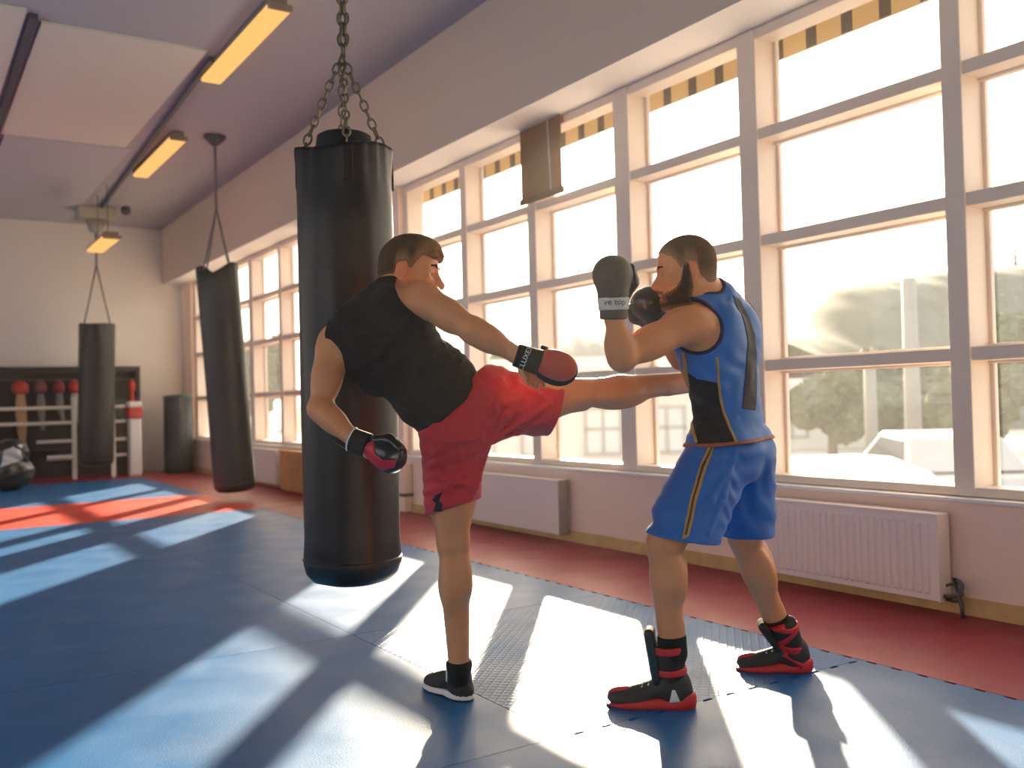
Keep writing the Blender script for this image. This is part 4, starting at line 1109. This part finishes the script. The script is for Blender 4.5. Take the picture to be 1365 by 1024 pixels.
    lo = P(583, 668, 3.5); solid('black_emblem', em, .002, M['black'], sh and bpy.data.objects[man.children[-1].name], 0, bounds=(lo - .12, lo + .12))
    # tank top
    ts = tor.copy()
    ts.cone(nb, sL, .056, .052, .04); ts.cone(nb, sR, .056, .052, .04)
    ts.ell(waist + pfr[1] * -.05, (.150, .11, .112), wfr, .06)
    ts.off(.009)
    ts.disp(lambda p: wrinkle(p, vec(.35, .93, 0), vec(.93, -.35, 0), .060, .0022, .2) + wrinkle(p, vec(-.2, .95, 0), vec(.95, .2, 0), .040, .0016, 1.1))
    for (a, b, r) in (((560, 432), (475, 508), .008), ((585, 455), (505, 525), .008), ((520, 440), (466, 488), .007), ((610, 478), (545, 540), .008), ((458, 440), (520, 425), .006), ((595, 472), (560, 500), .006), ((540, 425), (490, 440), .006), ((570, 470), (530, 500), .006)):
        fold(ts, a, b, 3.30, r, (5, 6))
    ts.plane(pelv + pfr[1] * .018, -pfr[1], .004)
    arms = Field(); arms.ell(P(386, 470, 3.60), (.172, .172, .26), None, .01); arms.ell(P(571, 391, 3.56), (.128, .100, .26), frame3(vec(.8, -.6, 0), vec(.6, .8, 0)), .01)
    arms.ell(head.p(-.02, 0, -.11), (.085, .078, .066), None, .01)
    ts.minus(arms, 0, .003)
    tt = solid('tank_top', ts, VS, blackcloth, man, it=1); tag(tt, 'loose black sleeveless top')
    # socks and shoes
    for (an, kn, heel, toe, up, nm) in ((aL, kL, None, None, VU, 0), (aR, kR, None, None, None, 1)):
        if nm == 0:
            hp = P(622, 936, 3.60); hp[2] = 0.0; td = vec(-.62, 0, .80); heel, toe, up = hp - unit(td) * .02, hp + td * .26, VU
        else:
            dl = unit(an - kn); up = -dl; heel = an + dl * .085 - vec(0, .05, .02); toe = heel + vec(.15, .9, .55)
        f, so, lp, (t_, s_, u_) = shoe_field(heel, toe, up, .285, 1.0)
        f.disp(lambda p: .0012 * np.sin(p @ A32(t_) * 420))
        tag(solid('shoe', f, .0036, shoem, man, it=1), 'dark low mesh trainer'); sho = man.children[-1] if man.children[-1].name.startswith('shoe') else [c for c in man.children if c.name.startswith('shoe')][-1]
        sole = Field(); sole.ops = so.ops[:]; sole.plane(lp(.3, 0, .026), u_, .004); solid('sole', sole, .0036, whitesole, sho, 1)
        if nm == 0:
            tr = Field(); tr.ops = so.ops[:]; tr.off(.0008); tr.plane(lp(.3, 0, .009), u_, .002); solid('outsole', tr, .0036, shoem, sho, 1)
            pt = Field(); pt.inside(f, .0025); pt.ops.append(('i', cut_shape([(599, 916), (602, 914), (604, 916), (607, 914), (610, 917), (615, 913), (613, 919), (600, 922)], 3.5, VF, .2), None, 0, 0)); solid('white_logo', pt, .002, whiteink, sho, 0, bounds=(lp(.25, 0, .05) - .12, lp(.25, 0, .05) + .12))
            pt = Field(); pt.inside(f, .003); pt.ops.append(('i', cut_shape([(590, 910), (593, 911), (593, 924), (591, 923)], 3.5, VF, .2), None, 0, 0)); solid('white_stripe', pt, .002, whiteink, sho, 0, bounds=(lp(.4, 0, .05) - .14, lp(.4, 0, .05) + .14))
            for q in range(4): MB().tube([lp(.42 + .08 * q, -.024, .082 - .012 * q), lp(.44 + .08 * q, 0, .092 - .013 * q), lp(.46 + .08 * q, .024, .080 - .012 * q)], .003, 6).build('lace', shoem, sho, smooth=True)
        dl = unit(kn - an)
        sk = Field(); sk.inside(body, .0045); sk.plane(an + dl * .022, dl, .003); sk.plane(lp(.2, 0, .03), -u_)
        tag(solid('sock', sk, .0036, sockm, man, 1, bounds=(an - .12, an + .12)), 'black ankle sock')
    # left boxing glove
    gc = P(513, 603, 3.40); ax = unit(gc - wL); fr = frame3(ax, vec(.4, .9, 0)); pn = fr[1]
    gl = Field(); gl.ell(gc + ax * .010 + pn * .004, (.064, .058, .054), fr, .02); gl.ell(gc + ax * .030 - pn * .014, (.048, .050, .050), fr, .03); gl.cone(wL + ax * .045, gc, .036, .046, .02)
    for q in (-.02, .0, .02): gl.cone(gc + ax * .055 + fr[2] * q * 1.2 + pn * .02, gc + ax * .062 + fr[2] * q * 1.2 - pn * .01, .016, .016, .01)
    g = solid('boxing_glove', gl, .0036, gblack, man, 1); tag(g, 'black left boxing glove with red palm')
    pa = Field(); pa.inside(gl, .0030); pa.ops.append(('i', cut_shape([(480, 608), (491, 590), (500, 588), (503, 604), (513, 612), (532, 612), (528, 622), (512, 626), (500, 620)], 3.4, VF), None, 0, 0))
    solid('palm_panel', pa, .003, gred, g, 1, bounds=(gc - .13, gc + .13))
    th = Field(); th.path([wL + ax * .07 + pn * .030 - VF * .02, gc + pn * .046 - VF * .018, gc + ax * .045 + pn * .034 - VF * .03], [.018, .021, .017], .015); solid('thumb', th, .0034, gblack, g, 1)
    cf = Field(); cf.cone(wL - ax * .018, wL + ax * .052, .043, .045, .01); cf.plane(wL - ax * .016, -ax, .002); cf.plane(wL + ax * .050, ax, .002)
    c_ = solid('cuff', cf, .0034, velcro, g, 1)
    MB().tube([wL - ax * .014 + (fr[1] * math.cos(q) + fr[2] * math.sin(q)) * .0432 for q in np.linspace(0, 6.283, 28, endpoint=False)], .0032, 8, closed=True).build('edge_trim', whiteink, c_, smooth=True)
    e0 = wL - ax * .010 - pn * .044
    MB().rings([[e0 + (-ax * .9 - vec(.4, 0, 0)) * f_ * .055 + pn * (.020 * f_) + (VF * a_ + pn * b_) for a_, b_ in ((-.016, -.002), (.016, -.002), (.016, .002), (-.016, .002))] for f_ in (0, .35, .7, 1)]).build('strap_end', velcro, c_, smooth=False)
    # right focus mitt
    ma, mn = pd, pn * 0 + unit(vec(.33, .93, 0)); fr = np.array([ma, mn, -VF]); mc = P(741, 489, 3.415)
    pdf = Field(); pdf.ell(mc + VF * .012 - mn * .004, (.079, .062, .034), fr, .02); pdf.cone(mc - ma * .055 + VF * .012, mc + ma * .02 + VF * .012, .040, .046, .03)
    pdf.plane(mc - ma * .060, -ma, .006)
    mt = solid('focus_mitt', pdf, .0036, velcro, man, 1); tag(mt, 'black and red punching mitt on right hand')
    pr = Field(); pr.ell(mc - VF * .012 + mn * .006, (.072, .051, .030), fr, .02); pr.cone(mc - ma * .050 - VF * .008 + mn * .004, mc + ma * .02 - VF * .008 + mn * .004, .036, .040, .03); pr.plane(mc - ma * .056, -ma, .004)
    solid('red_pad', pr, .0034, mittred, mt, 1)
    cf = Field(); w0 = wR - pd * .012; cf.cone(w0, wR + pd * .095, .041, .046, .01); cf.plane(w0 + pd * .004, -pd, .003); cf.plane(wR + pd * .088, pd, .004)
    c_ = solid('cuff', cf, .0034, velcro, mt, 1)
    MB().lathe(mc - ma * .058 + mn * .050 + VF * .0, [(.001, -.006), (.013, -.006), (.016, 0), (.013, .007), (.001, .008)], 16, axis=(ma, VF, mn)).build('knob', M['leather'], mt, smooth=True)
    tp = P(701, 476, 3.30); tdir = unit(vec(.42, .9, 0)); tu = unit(vec(-.9, .42, 0))
    text_part('CLUXEX', .026, lambda x, y, z: on_field(cf, tp + tdir * x + tu * y, VF, .0008 + z), whiteink, c_)
    return man
kicker()

# ------------------------------------------------ the boxer in blue
def boxer():
    sL, sR = P(914, 432, 3.50), P(988, 428, 3.80)
    eL, eR = P(829, 477, 3.36), P(908, 478, 3.93)
    wL, wR = P(818, 422, 3.35), P(884, 440, 3.80)
    hL, hR = P(957, 611, 3.59), P(992, 608, 3.79)
    kL, kR = P(886, 722, 3.44), P(992, 716, 3.80)
    aL, aR = P(897, 872, 3.46), P(1042, 846, 3.90)
    origin = np.array([(aL[0] + aR[0]) / 2, (aL[1] + aR[1]) / 2, 0])
    side = unit(vec(.60, 0, .80)); fwd = unit(vec(-.80, 0, .60)); up = unit(vec(-.06, 1, 0))
    cfr = frame3(side, up); upc = cfr[1]
    chest, waist, pelv = P(957, 462, 3.655), P(969, 540, 3.67), P(974, 596, 3.68)
    wfr = frame3(unit(vec(.7, 0, .7)), vec(-.1, 1, 0)); pfr = frame3(unit(vec(.6, 0, .8)), vec(0, 1, 0))
    tor = Field()
    torso_common(tor, chest, (.178, .175, .126), cfr, waist, (.142, .15, .110), wfr, pelv, (.150, .115, .122), pfr)
    for q in (-1, 1):
        tor.ell(chest + side * .085 * q + upc * .05 - fwd * .085, (.066, .09, .042), cfr, .04)
        tor.ell(chest + side * .115 * q - upc * .05, (.058, .13, .08), cfr, .05)
        tor.ell(chest + side * .075 * q + upc * .03 + fwd * .085, (.075, .06, .04), cfr, .04)
        tor.ell(pelv + side * .06 * q - fwd * .075 - VU * .02, (.07, .08, .06), pfr, .04)
    nb = P(953, 402, 3.645)
    tor.cone(nb, sL + (nb - sL) * .15, .058, .050, .05); tor.cone(nb, sR + (nb - sR) * .15, .058, .052, .05)
    body = tor.copy()
    head = Head(P(915, 364, 3.585), vec(-.97, -.10, .10), vec(-.08, 1, .02), 1.03)
    body.cone(nb, head.p(-.03, 0, -.03), .066, .064, .03); body.cone(nb + fwd * .03, head.p(.0, 0, -.06), .058, .056, .03)
    head.shape(body)
    arm_parts(body, sL, eL, wL, vec(.1, -1, 0), 1.12); arm_parts(body, sR, eR, wR, vec(.2, -1, 0), 1.05)
    body.ell(sL + vec(.05, -.01, .03), (.085, .065, .07), cfr, .05)
    leg_parts(body, hL, kL, aL, vec(-1, .1, .2), 1.04, .2); leg_parts(body, hR, kR, aR, vec(-1, .15, .2), 1.04)
    for w, g in ((wL, P(816, 372, 3.34)), (wR, P(866, 410, 3.72))):
        body.cone(w, w + unit(g - w) * .05, .030, .036, .02); body.ell(w + unit(g - w) * .075, (.045, .04, .034), frame3(g - w, VF), .02)
    for an in (aL, aR): body.cone(an, an - VU * .05, .038, .036, .02)
    base = np.array([.66, .28, .12], np.float32)
    def tint(p):
        c = np.tile(base, (len(p), 1)); q = head.loc(p)
        near = (np.abs(q) < .15).all(1)[:, None]
        lips = np.exp(-((q[:, 0] - .10) / .02) ** 2 - (q[:, 1] / .022) ** 2 - ((q[:, 2] + .076) / .010) ** 2)[:, None]
        cheek = np.exp(-((q[:, 0] - .06) / .03) ** 2 - ((np.abs(q[:, 1]) - .05) / .03) ** 2 - ((q[:, 2] + .02) / .03) ** 2)[:, None]
        c = np.where(near, c * (1 - lips) + np.array([.46, .17, .14], np.float32) * lips, c)
        c = np.where(near, c * (1 - .35 * cheek) + np.array([.60, .24, .15], np.float32) * .35 * cheek, c)
        ear = (np.abs(np.abs(q[:, 1]) - .082) < .014)[:, None] & (np.abs(q[:, 0] + .012) < .03)[:, None] & (np.abs(q[:, 2]) < .045)[:, None]
        return np.where(ear, c * np.array([1.1, .85, .8], np.float32), c)
    man = solid('person', body, VS, skin, it=2, origin=origin, colour=tint)
    tag(man, 'bearded man in blue top and blue shorts with both gloves raised', 'person', 'sparring men')
    k = head.k
    hf = Field(); hf.ell(head.p(-.012, 0, .046), np.array((.1015, .0815, .0915)) * k, head.fr, .02); hf.ell(head.p(.030, 0, .043), np.array((.069, .0685, .070)) * k, head.fr, .03)
    hf.ell(head.p(-.046, 0, -.012), np.array((.060, .060, .072)) * k, head.fr, .03)
    hf.ops.append(('i', lambda p: -head.hair_zone(p, .082, .012, -.052) * k, None, 0, .004))
    def htint(p):
        z = head.hair_zone(p, .082, .012, -.052); f_ = np.clip((z - .002) / .055, 0, 1)[:, None]
        return np.array([.34, .18, .09], np.float32) * (1 - f_) + np.array([.15, .085, .042], np.float32) * f_
    tag(solid('hair', hf, .0034, hairm, man, 1, colour=htint), 'close cropped brown hair')
    def btint(p):
        f_ = np.clip(1 - bzone(p) / .018, 0, 1)[:, None] * .75
        return np.array([.055, .033, .020], np.float32) * (1 - f_) + np.array([.40, .18, .085], np.float32) * f_
    def bzone(p):
        q = head.loc(p); a, b, c = q[:, 0], q[:, 1], q[:, 2]
        n_ = .004 * np.sin(a * 420 + c * 150) * np.sin(c * 390 + b * 230)
        z = np.interp(a, [-.03, -.014, -.004, .012, .020, .030, .050, .068, .078, .086, .12], [-.10, -.07, .030, .030, .000, -.030, -.052, -.060, -.064, -.066, -.085]).astype(np.float32) - c + n_
        z = np.minimum(z, (a + .016 - .25 * np.maximum(0, -.05 - c)) + n_); z = np.minimum(z, c + .128)
        ms = np.minimum(np.minimum(a - .084, .030 - np.abs(b)), .009 - np.abs(c + .0595 + .25 * np.abs(b)))
        z = np.maximum(z, ms + n_ * .4)
        return np.minimum(z, np.maximum(np.abs(c + .076) - .0105, np.maximum(np.abs(b) - .023, .08 - a)))
    bf = Field(); bf.inside(body, .0032); bf.ops.append(('i', lambda p: -bzone(p), None, 0, .003))
    tag(solid('beard', bf, .0030, beardm, man, 1, colour=btint, bounds=(head.c - .16, head.c + .16)), 'dark trimmed beard')
    for q in (-1, 1):
        MB().tube([head.p(.099, .012 * q, .025), head.p(.099, .030 * q, .031), head.p(.086, .050 * q, .027)], [.0034 * k, .004 * k, .0025 * k], 8).build('eyebrow', browm, man, smooth=True)
        ey = MB().lathe(head.p(.0735, .032 * q, .001), [(.001, -.0135 * k), (.008 * k, -.011 * k), (.0135 * k, 0), (.011 * k, .0085 * k), (.0068 * k, .0122 * k)], 18, axis=(head.s, head.u, head.f)).build('eye', eyew, man, smooth=True)
        MB().lathe(head.p(.0735, .032 * q, .001), [(.0066 * k, .0121 * k), (.005 * k, .0138 * k), (.0005 * k, .0146 * k)], 14, axis=(head.s, head.u, head.f)).build('iris', iris, ey, smooth=True)
    # shorts
    sh = Field(); sh.ell(pelv - VU * .01, (.160, .125, .134), pfr, .05)
    for q in (-1, 1): sh.ell(pelv + side * .06 * q - fwd * .078 - VU * .03, (.078, .09, .066), pfr, .05)
    hmL, hmR = P(912, 716, 3.47), P(995, 712, 3.80)
    sh.cone(P(958, 612, 3.60), P(911, 735, 3.46), .120, .110, .06); sh.cone(hL, kL + vec(.02, 0, 0), .112, .092, .04); sh.cone(hL + (kL - hL) * .25, hL + (kL - hL) * .66, .113, .106, .03); sh.cone(P(990, 612, 3.78), P(998, 735, 3.81), .125, .104, .05)
    sh.disp(lambda p: wrinkle(p, vec(.55, .83, 0), vec(.83, -.55, 0), .10, .0038, .7) + wrinkle(p, vec(.2, .97, 0), vec(.97, -.2, .1), .06, .0022, 2.2))
    for (a, b, r) in (((925, 620), (985, 690), .009), ((990, 640), (935, 700), .009), ((1005, 610), (960, 720), .008), ((930, 600), (1010, 640), .007)):
        fold(sh, a, b, 3.2, r, (2, 4))
    sh.plane(P(912, 718, 3.47), vec(-.20, -.98, 0), .004)
    sh.plane(P(960, 728, 3.6), vec(-.05, -1, 0), .003)
    # the far leg ends a little higher
    far = Field(); far.box(P(1060, 760, 3.85), (.30, .145, .30), frame3(VR, VU), .01); far.ops.append(('i', lambda p, c=A32(P(968, 700, 3.65)), n=A32(unit(vec(-.85, 0, -.5))): (p - c) @ n, None, 0, 0))
    sh.minus(far, 0, .004)
    outer = sh.copy()
    sh._u(lambda p, a=A32(hL + (kL + vec(.02, 0, 0) - hL) * .80), b=A32(hL + (kL + vec(.02, 0, 0) - hL) * 1.08): d_rc(p, a, b, .076, .074), A32(kL), .3, .01, 's')
    sh._u(lambda p, a=A32(P(916, 708, 3.49)), b=A32(P(908, 745, 3.457)): d_rc(p, a, b, .088, .088), A32(P(910, 720, 3.47)), .3, .01, 's')
    sh._u(lambda p, a=A32(P(995.5, 690, 3.80)), b=A32(P(998.5, 745, 3.81)): d_rc(p, a, b, .098, .092), A32(P(998, 718, 3.8)), .3, .01, 's')
    sh.plane(P(974, 584, 3.6), vec(0, 1, 0), .004)
    s_ob = solid('shorts', sh, VS, bluecloth2, man, 1); tag(s_ob, 'blue sports shorts with gold side stripe')
    stp = Field(); stp.inside(outer, .003); stp.ops.append(('i', cut_shape([(945, 592), (953, 593), (938, 622), (922, 662), (909, 708), (899, 712), (912, 662), (930, 618)], 3.5, VF), None, 0, 0))
    solid('side_stripe', stp, .003, gold, s_ob, 1, bounds=(P(926, 650, 3.45) - .28, P(926, 650, 3.45) + .28))
    stp = Field(); stp.inside(outer, .0036); stp.ops.append(('i', cut_shape([(948, 594), (950, 594), (934, 622), (918, 662), (906, 706), (903, 706), (915, 662), (931, 620)], 3.5, VF), None, 0, 0))
    solid('stripe_edge', stp, .0022, mat('dark_stripe', (.06, .04, .02), .7), s_ob, 0, bounds=(P(926, 650, 3.45) - .28, P(926, 650, 3.45) + .28))
    # sleeveless top
    ts = tor.copy(); ts.cone(nb, sL, .060, .054, .04); ts.cone(nb, sR, .060, .056, .04)
    for hp_ in (hL, hR): ts.ell(hp_ + VU * .02, (.108, .13, .108), None, .05)
    ts.off(.008)
    ts.disp(lambda p: wrinkle(p, vec(.15, .98, 0), vec(.98, -.15, 0), .055, .0030, .3) * np.clip((1.12 - p[:, 2]) / .15, 0.15, 1) + wrinkle(p, vec(.8, .6, 0), vec(-.6, .8, 0), .07, .0022, 1.3))
    for (a, b, r) in (((1000, 545), (930, 562), .007), ((1012, 560), (960, 572), .007), ((935, 530), (1000, 520), .006)):
        fold(ts, a, b, 3.2, r, (2, 4))
    ts.plane(P(974, 590, 3.6), vec(.06, -1, 0), .004)
    arms = Field(); af = frame3(vec(.75, -.66, 0), vec(.66, .75, 0))
    arms.ell(P(922, 431, 3.46), (.118, .096, .17), af, .01); arms.ell(P(992, 425, 3.86), (.10, .085, .13), frame3(VR, VU), .01)
    neck = Field(); neck.ell(P(932, 377, 3.62), (.098, .062, .10), frame3(vec(.86, -.5, 0), vec(.5, .86, 0)), .01)
    ts.minus(arms, 0, .003); ts.minus(neck, 0, .003)
    tp = solid('tank_top', ts, VS, bluecloth, man, 1); tag(tp, 'blue sleeveless top with dark panels')
    plain = ts.copy()
    def panel(nm, pix, m, off, hh=.0032, near=VF, lim=.14):
        f = Field(); f.inside(plain, off); f.ops.append(('i', cut_shape(pix, 3.58, near, lim), None, 0, 0))
        return solid(nm, f, hh, m, tp, 1, bounds=(chest - np.array([.32, .32, .45]), chest + np.array([.32, .32, .32])))
    panel('side_panel', [(914, 497), (925, 506), (950, 511), (957, 540), (972, 592), (925, 594), (921, 565), (920, 535)], M['black'], .0022)
    panel('back_panel', [(975, 393), (990, 398), (999, 415), (1008, 445), (1013, 480), (1012, 520), (1008, 548), (986, 545), (991, 500), (993, 455), (985, 420)], greycloth, .0022)
    panel('front_piping', [(907, 470), (910, 470), (914, 497), (921, 530), (926, 562), (926, 590), (923, 590), (922, 563), (917, 532), (910, 499)], gold, .0034, .0026, VF, .07)
    panel('back_piping', [(946, 478), (949, 478), (953, 511), (962, 545), (975, 590), (971, 590), (958, 545), (949, 511)], gold, .0034, .0026)
    hm = Field(); hm.inside(plain, .0035); hm.plane(P(974, 586, 3.6), vec(-.06, 1, 0)); solid('hem_band', hm, .0032, rust, tp, 1, bounds=(pelv - .28, pelv + .28))
    for nm, fld in (('arm_binding', arms), ('neck_binding', neck)):
        tr = Field(); tr.inside(plain, .003); tr.inside(fld, .010); solid(nm, tr, .0032, mat('dark_blue_binding', (.012, .03, .09), .6), tp, 1, bounds=(chest - .38, chest + .38))
    # near (left) and far (right) boxing glove
    for (w, g0, lab, txt, near) in ((wL, P(817, 372, 3.34), 'brownish black left boxing glove with pale label', 've top', True), (wR, P(866, 408, 3.72), 'black right boxing glove with white label', 'WTA', False)):
        ax = unit(g0 - w); fr = frame3(ax, VR if near else vec(-.8, 0, -.2)); b_ = fr[1]; n_ = -VF
        gl = Field(); gl.ell(g0 + ax * .018, (.062, .068, .056), fr, .02); gl.ell(g0 + ax * .020 - n_ * .026, (.050, .060, .050), fr, .03); gl.cone(w + ax * .060, g0 - ax * .005, .054, .060, .02)
        g = solid('boxing_glove', gl, .0036, gbrown if near else gblack, man, 1); tag(g, lab)
        th = Field(); s = b_
        th.path([w + ax * .075 + s * .045 - n_ * .02, g0 + s * .066 - n_ * .016 - ax * .01, g0 + s * .064 - n_ * .020 + ax * .036], [.020, .025, .020], .015); solid('thumb', th, .0034, gblack, g, 1)
        cf = Field(); cf.cone(w - ax * .012, w + ax * .078, .048, .052, .01); cf.plane(w - ax * .010, -ax, .004); cf.plane(w + ax * .072, ax, .004)
        c_ = solid('cuff', cf, .0034, gbrown if near else gblack, g, 1)
        lb = Field(); lb.inside(cf, .0035); lc = w + ax * (.045 if near else .05); lb.plane(lc + ax * .022, ax); lb.plane(lc - ax * .022, -ax)
        if not near: lb.plane(w + VF * .0, VF)
        l_ = solid('label_band', lb, .003, labelm, c_, 0, bounds=(w - .13, w + .15))
        if near: text_part(txt, .030, lambda x, y, z: on_field(cf, lc + VR * x + ax * y - VF * .12, VF, .0042 + z), ink, l_)
        else: text_part(txt, .030, lambda x, y, z: on_field(cf, lc + unit(vec(.86, .5, 0)) * x + unit(vec(-.5, .86, 0)) * y - VF * .12, VF, .0042 + z), ink, l_)
        sm = [g0 + ax * .018 + (ax * .063 * math.cos(q) + s * .0685 * math.sin(q)) - n_ * .004 for q in np.linspace(-1.9, 1.9, 26)]
        MB().tube(sm, .0028, 6).build('seam', gbrown, g, smooth=True)
    # boots
    for (an, kn, hp, td, nm) in ((aL, kL, P(925, 943, 3.45), vec(-.975, 0, .22), 'L'), (aR, kR, P(1080, 897, 3.86), vec(-.965, 0, .22), 'R')):
        hp = hp.copy(); hp[2] = 0.0; heel, toe = hp, hp + td * .3
        Lf = .315 if nm == 'L' else .29
        f, so, lp, (t_, s_, u_) = shoe_field(heel, toe, VU, Lf, 1.0)
        dl = unit(kn - an); ank = lp(.25, 0, .11)
        f.cone(lp(.24, 0, .07), ank, .042, .044, .03); f.ell(lp(.13, 0, .07), (.03, .036, .05), None, .03)
        bt = solid('boot', f, .0036, shoem, man, 1); tag(bt, 'black and red high training boot')
        sole = Field(); sole.ops = so.ops[:]
        nn = unit(u_ + t_ * .16); sole.ell(lp(.10, 0, .035), (.042, .042, .042), None, .02); sole.plane(lp(.10, 0, .052), nn, .004); sole.plane(lp(0, 0, 0), -u_)
        solid('sole', sole, .0036, bootred, bt, 1)
        top = ank + dl * (.135 if nm == 'L' else .115)
        cl = Field(); cl.cone(lp(.23, 0, .09), top, .049, .054, .02); cl.plane(ank + dl * (.118 if nm == 'L' else .10), dl, .003); c_ = solid('ankle_collar', cl, .0036, velcro, bt, 1)
        sk = Field(); sk.inside(body, .0045); sk.plane(ank + dl * (.150 if nm == 'L' else .118), dl, .003); sk.plane(ank + dl * .03, -dl); tag(solid('sock', sk, .0036, sockm, man, 1, bounds=(ank - np.array([.12, .12, .06]), ank + np.array([.12, .12, .22]))), 'black sock above the boot')
        def band(c, n, w, off=.0045, mm=bootred, nme='strap'):
            b = Field(); b.inside(cl, off); b.plane(c + n * w, n, .002); b.plane(c - n * w, -n, .002); solid(nme, b, .0034, mm, bt, 1, bounds=(ank - .16, ank + np.array([.16, .16, .24])))
        if nm == 'L':
            band(ank + dl * .102, unit(dl + t_ * .02), .013); band(ank + dl * .022, unit(dl + t_ * .05), .012)
            MB().tube([ank + dl * .115 + t_ * .047 - VF * .02, ank + dl * .045 + t_ * .042 - VF * .026], .007, 8).build('strap_edge', bootred, bt, smooth=True)
            MB().tube([ank + dl * .104 - t_ * .040, ank + dl * .112 - t_ * .058], [.012, .010], 8).build('pull_tab', bootred, bt, smooth=True)
        else:
            band(ank + dl * .092, unit(dl - t_ * .35), .010); band(ank + dl * .050, unit(dl + t_ * .55), .010); band(ank + dl * .000, unit(dl - t_ * .45), .014)
            A_, B_, C_ = lp(.26, .0, .16) - VF * .048, lp(.36, 0, .07) - VF * .040, lp(.14, 0, .03) - VF * .040
            MB().tube([A_, B_, C_], [.012, .011, .013], 8).build('side_strap', bootred, bt, smooth=True)
        tg = Field(); a0 = lp(.40, 0, .09); a1 = ank + dl * (.165 if nm == 'L' else .09) + t_ * (.066 if nm == 'L' else .085)
        tf = frame3(a1 - a0, s_); tg.box((a0 + a1) / 2, (np.linalg.norm(a1 - a0) / 2 + .012, .040, .019), tf, .018, .01); tag(solid('shin_plate', tg, .0036, M['blackgloss'] if nm == 'L' else velcro, bt, 1), 'upright black shin plate')
        for q in range(6):
            a = .46 + .075 * q; z = .094 - .0080 * q
            pa, pb = lp(a, -.026, z - .012), lp(a + .045, .026, z - .014); pm = (pa + pb) / 2 + u_ * .012
            MB().tube([pa, pm, pb], .0032, 6).build('lace', lacem, bt, smooth=True)
        tgx = Field(); tgx.ell(lp(.72, 0, .040), (.26 * Lf, .028, .030), np.array([t_, s_, u_]), .02); tgx.plane(lp(.6, 0, .02), -u_, .004); solid('tongue', tgx, .0036, bootred, bt, 1)
        if nm == 'L':
            tri = Field(); tri.inside(f, .003); tri.ops.append(('i', cut_shape([(897, 922), (901, 922), (908, 938), (894, 940)], 3.4, VF), None, 0, 0)); solid('white_triangle', tri, .0022, whiteink, bt, 0, bounds=(lp(.25, 0, .05) - .12, lp(.25, 0, .05) + .12))
    return man
boxer()
# black gear heap at the left edge
def gear_heap():
    c = np.array([1.32, 15.6, 0.0]); f = Field()
    f.ell(c + [0, 0, .27], (.36, .30, .28), None, .06); f.ell(c + [.05, -.05, .55], (.24, .22, .20), None, .08); f.ell(c + [-.25, .05, .45], (.22, .2, .2), None, .05); f.plane(c + [0, 0, .002], [0, 0, -1.])
    f.disp(lambda p: .014 * np.sin(p[:, 0] * 23 + 3 * np.sin(p[:, 2] * 14)) * np.sin(p[:, 1] * 19 + p[:, 2] * 17))
    o = solid('sports_bag', f, .018, mat('black_vinyl', (.012, .012, .014), .3, coat=.3), None, 1, origin=c)
    tag(o, 'bulging black glossy sports bag on the floor at the left edge', 'bag')
    pn = Field(); pn.inside(f, .006); pn.ops.append(('i', cut_shape([(14, 600), (30, 592), (33, 612), (22, 618), (12, 622)], 13.8, VF), None, 0, 0))
    solid('white_print', pn, .012, mat('silver_print', (.6, .6, .6), .4), o, 0, bounds=(c - [.5, .5, .1], c + [.5, .5, .9]))
    MB().tube([c + np.array([-.2, -.2, .6]), c + np.array([0, -.30, .72]), c + np.array([.22, -.2, .55])], .022, 8).build('handle', M['black'], o, smooth=True)
gear_heap()

# ------------------------------------------------------------------ thin haze added to the hall for a warm veil near the sun
hz = bpy.data.materials.new('veil_haze_air'); hz.use_nodes = True
q = hz.node_tree; q.nodes.clear(); qo = q.nodes.new('ShaderNodeOutputMaterial'); qv = q.nodes.new('ShaderNodeVolumeScatter')
qv.inputs['Density'].default_value = 0.0005; qv.inputs['Anisotropy'].default_value = 0.72; qv.inputs['Color'].default_value = (1, .95, .9, 1)
q.links.new(qv.outputs[0], qo.inputs['Volume'])
o = MB().box((XL + .01, YF + .01, .012), (WX - .001, YB - .01, H - .001)).build('added_haze', hz)
tag(o, 'thin haze added to the hall air for a warm veil of light', 'haze', kind='structure')
